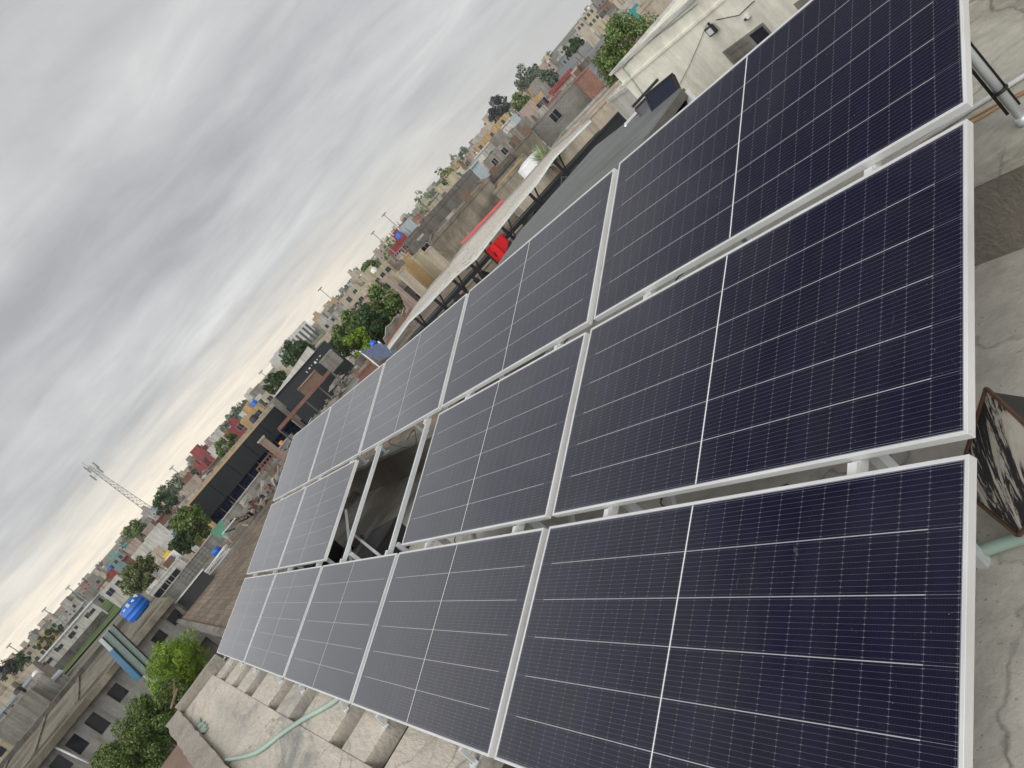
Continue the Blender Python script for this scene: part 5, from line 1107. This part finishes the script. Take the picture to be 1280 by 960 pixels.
# ---------------------------------------------------------------- far houses filling the town
kinds = [('conc', 'conc_l', 'grey concrete'), ('conc_l', 'conc', 'pale grey'), ('beige', 'conc', 'beige'), ('white', 'conc_l', 'whitish'), ('pink', 'conc', 'pinkish brown'), ('moss', 'conc_d', 'dark weathered'), ('yellow', 'beige', 'cream'), ('ochre', 'conc', 'ochre'), ('bricks', 'conc', 'red brick'), ('redp', 'rust', 'maroon'), ('turq', 'conc_l', 'turquoise')]
wts = [22, 16, 17, 12, 10, 10, 9, 5, 7, 2, 2]
protoH = {}
def house_proto(wall, roof, var, seed):
    r2 = random.Random(seed); mb = MB(); W_, Dp, H = r2.uniform(4, 8), r2.uniform(5, 8), [3.4, 6.0, 6.3, 8.6][var]
    def body(x0, x1, y0, y1, z0, z1):
        mb.cur = 0; mb.box(x0, x1, y0, y1, z0, z1-.5); t = .2
        mb.box(x0-.05, x1+.05, y0-.05, y0+t, z1-.5, z1); mb.box(x0-.05, x1+.05, y1-t, y1+.05, z1-.5, z1); mb.box(x0-.05, x0+t, y0+t, y1-t, z1-.5, z1); mb.box(x1-t, x1+.05, y0+t, y1-t, z1-.5, z1)
        mb.cur = 1; mb.box(x0+t, x1-t, y0+t, y1-t, z1-.52, z1-.44)
    body(-W_/2, W_/2, -Dp/2, Dp/2, -2, H)
    if var >= 1: body(-W_/2+.3, -W_/2+r2.uniform(2.5, 4), -Dp/2+.5, -Dp/2+3.5, H-.6, H+2.3)
    if var == 2: body(W_/2-3, W_/2-.3, Dp/2-3.5, Dp/2-.4, H-.6, H+2.0)
    mb.cur = 2; nf = int(H//3); nx = max(1, int(W_//2.4))
    for fl in range(nf):
        for i in range(nx):
            if r2.random() < .25: continue
            xw = -W_/2+(i+.5)*W_/nx; zw = fl*3+1.7; mb.box(xw-.4, xw+.4, -Dp/2-.03, -Dp/2+.01, zw-.6, zw+.6)
            if r2.random() < .6: mb.box(-W_/2-.03, -W_/2+.01, -Dp/2+(i+.5)*Dp/nx-.5, -Dp/2+(i+.5)*Dp/nx+.5, zw-.6, zw+.6)
    mb.cur = 1
    for q in range(5):
        xq, yq = r2.uniform(-W_/2+.4, W_/2-1), r2.uniform(-Dp/2+.4, Dp/2-1); mb.box(xq, xq+r2.uniform(.3, 1), yq, yq+r2.uniform(.3, 1), H-.5, H+r2.uniform(-.1, .5))
    for q in range(3): xq = r2.choice([-1, 1])*(W_/2-.1); yq = r2.uniform(-Dp/2, Dp/2); mb.tube((xq, yq, H-.2), (xq, yq, H+1.2), .06, n=4)
    mb.cur = 3
    if r2.random() < .7: mb.lathe([(.6, 0), (.65, .9), (.3, 1.2)], 8, (W_/2-1.6, 0, H-.44))
    return mb, W_, Dp
tmc = ['wplastic', 'blue', 'bplastic', 'conc_l']; nH = 0; rnd = random.Random(21)
cells = []
while nH < 285:
    az = rnd.uniform(-59, 10); D = 125*(820/125)**(rnd.random()**0.9)
    if skip(az, D): continue
    x, y = D*math.cos(R(az)), D*math.sin(R(az))
    if any((x-a)**2+(y-b)**2 < (7+D*.008)**2 for a, b in cells): continue
    cells.append((x, y)); i = rnd.choices(range(len(kinds)), wts)[0]; var = rnd.choices([0, 1, 2, 3], [5, 5, 3, .6 if D > 350 else 0])[0]
    key = (i, var, rnd.randrange(2))
    if key not in protoH:
        mb, W_, Dp = house_proto(kinds[i][0], kinds[i][1], var, hash(key) % 1000+nH)
        o = mb.build('house', [M[kinds[i][0]], M[kinds[i][1]], M['glass'], M[tmc[nH % 4]]]); protoH[key] = o
    else: o = protoH[key].copy(); COL.objects.link(o)
    s_ = 1+D/2600; o.location = (x, y, gz(x, y)); o.rotation_euler = (0, 0, R(az)-R(90)+rnd.choice([0, R(90), R(12), R(-15)])+R(180)*0); o.scale = (s_*rnd.uniform(.9, 1.3), s_, s_*rnd.uniform(.75, 1.0 if D < 250 else 1.1))
    st = ['one storey', 'two storey', 'two storey twin-roomed', 'three storey'][var]
    tag(o, 'small %s %s flat-roofed house far off in the town' % (kinds[i][2], st), 'house', 'distant %s %s flat-roofed houses' % (kinds[i][2], st)); nH += 1

# low sheds and yard walls between the houses
rnd = random.Random(77); nS = 0; protoS = {}; sk = [('greysheet', 'greysheet', 'grey sheet roofed'), ('conc_d', 'conc', 'dark concrete'), ('brown', 'rust', 'rusty roofed'), ('white', 'bluesheet', 'pale sheet roofed'), ('bricks', 'conc_l', 'brick'), ('conc', 'conc_l', 'grey concrete')]
while nS < 270:
    az = rnd.uniform(-59, 10); D = 110*(600/110)**(rnd.random())
    if skip(az, D): continue
    x, y = D*math.cos(R(az)), D*math.sin(R(az))
    i = rnd.randrange(len(sk)); v_ = rnd.randrange(3); key = (i, v_)
    if key not in protoS:
        r2 = random.Random(i*31+v_); mb = MB(); W_, Dp, H = r2.uniform(4, 13), r2.uniform(3, 6), r2.uniform(2.4, 4.2)
        mb.cur = 0; mb.box(-W_/2, W_/2, -Dp/2, Dp/2, -2, H); mb.cur = 1; sl_ = r2.uniform(0, .8)
        mb.hexa([(-W_/2-.3, -Dp/2-.4, H+.01), (W_/2+.3, -Dp/2-.4, H+.01), (W_/2+.3, Dp/2+.3, H+.01+sl_), (-W_/2-.3, Dp/2+.3, H+.01+sl_)], [(-W_/2-.3, -Dp/2-.4, H+.1), (W_/2+.3, -Dp/2-.4, H+.1), (W_/2+.3, Dp/2+.3, H+.1+sl_), (-W_/2-.3, Dp/2+.3, H+.1+sl_)])
        mb.cur = 2
        for q in range(int(W_//2.5)): xq = -W_/2+1+q*2.4; mb.box(xq, xq+1.0, -Dp/2-.02, -Dp/2+.01, 0, 2.0)
        for q in range(4): xq = r2.uniform(-W_/2, W_/2-1); mb.cur = 1; mb.box(xq, xq+r2.uniform(.3, 1.2), -.5, r2.uniform(0, 1), H+.1, H+.5+sl_)
        o = mb.build('shed', [M[sk[i][0]], M[sk[i][1]], M['dark']]); protoS[key] = o
    else: o = protoS[key].copy(); COL.objects.link(o)
    o.location = (x, y, gz(x, y)); o.rotation_euler = (0, 0, R(az)-R(90)+rnd.choice([0, 0, R(90), R(12), R(-15), R(30)])); q = rnd.uniform(.8, 1.2); o.scale = (q, q, rnd.uniform(.8, 1.2))
    tag(o, 'small low %s shed squeezed between far off houses' % sk[i][2], 'shed', 'distant low %s sheds' % sk[i][2]); nS += 1
nP = 0; pp = None
while nP < 46:
    az = rnd.uniform(-58, 9); D = rnd.uniform(130, 520)
    if skip(az, D): continue
    x, y = D*math.cos(R(az)), D*math.sin(R(az))
    if pp is None:
        mb = MB(); mb.tube((0, 0, -1), (0, 0, 9.2), .12, .08, 5); mb.bar((-.8, 0, 8.7), (.8, 0, 8.7), .08, .1); mb.bar((-.5, 0, 8.1), (.5, 0, 8.1), .08, .1); o = mb.build('utility_pole', M['conc_d']); pp = o
    else: o = pp.copy(); COL.objects.link(o)
    o.location = (x, y, gz(x, y)); o.rotation_euler = (0, 0, rnd.uniform(0, 3)); q = rnd.uniform(.75, 1.1); o.scale = (1, 1, q)
    tag(o, 'thin utility pole with two cross arms far off in the town', 'pole', 'distant utility poles'); nP += 1

# ---------------------------------------------------------------- haze
mb = MB(); mb.box(-1800, 1800, -1800, 1800, -11.2, 60)
hz = bpy.data.materials.new('haze'); hz.use_nodes = True; T = hz.node_tree
for n in list(T.nodes): T.nodes.remove(n)
ou = T.nodes.new('ShaderNodeOutputMaterial'); pv = T.nodes.new('ShaderNodeVolumePrincipled'); pv.inputs['Color'].default_value = (.82, .85, .88, 1); pv.inputs['Density'].default_value = 0.0002; pv.inputs['Anisotropy'].default_value = 0.2
T.links.new(pv.outputs[0], ou.inputs['Volume'])
h = mb.build('haze', hz); tag(h, kind='stuff')
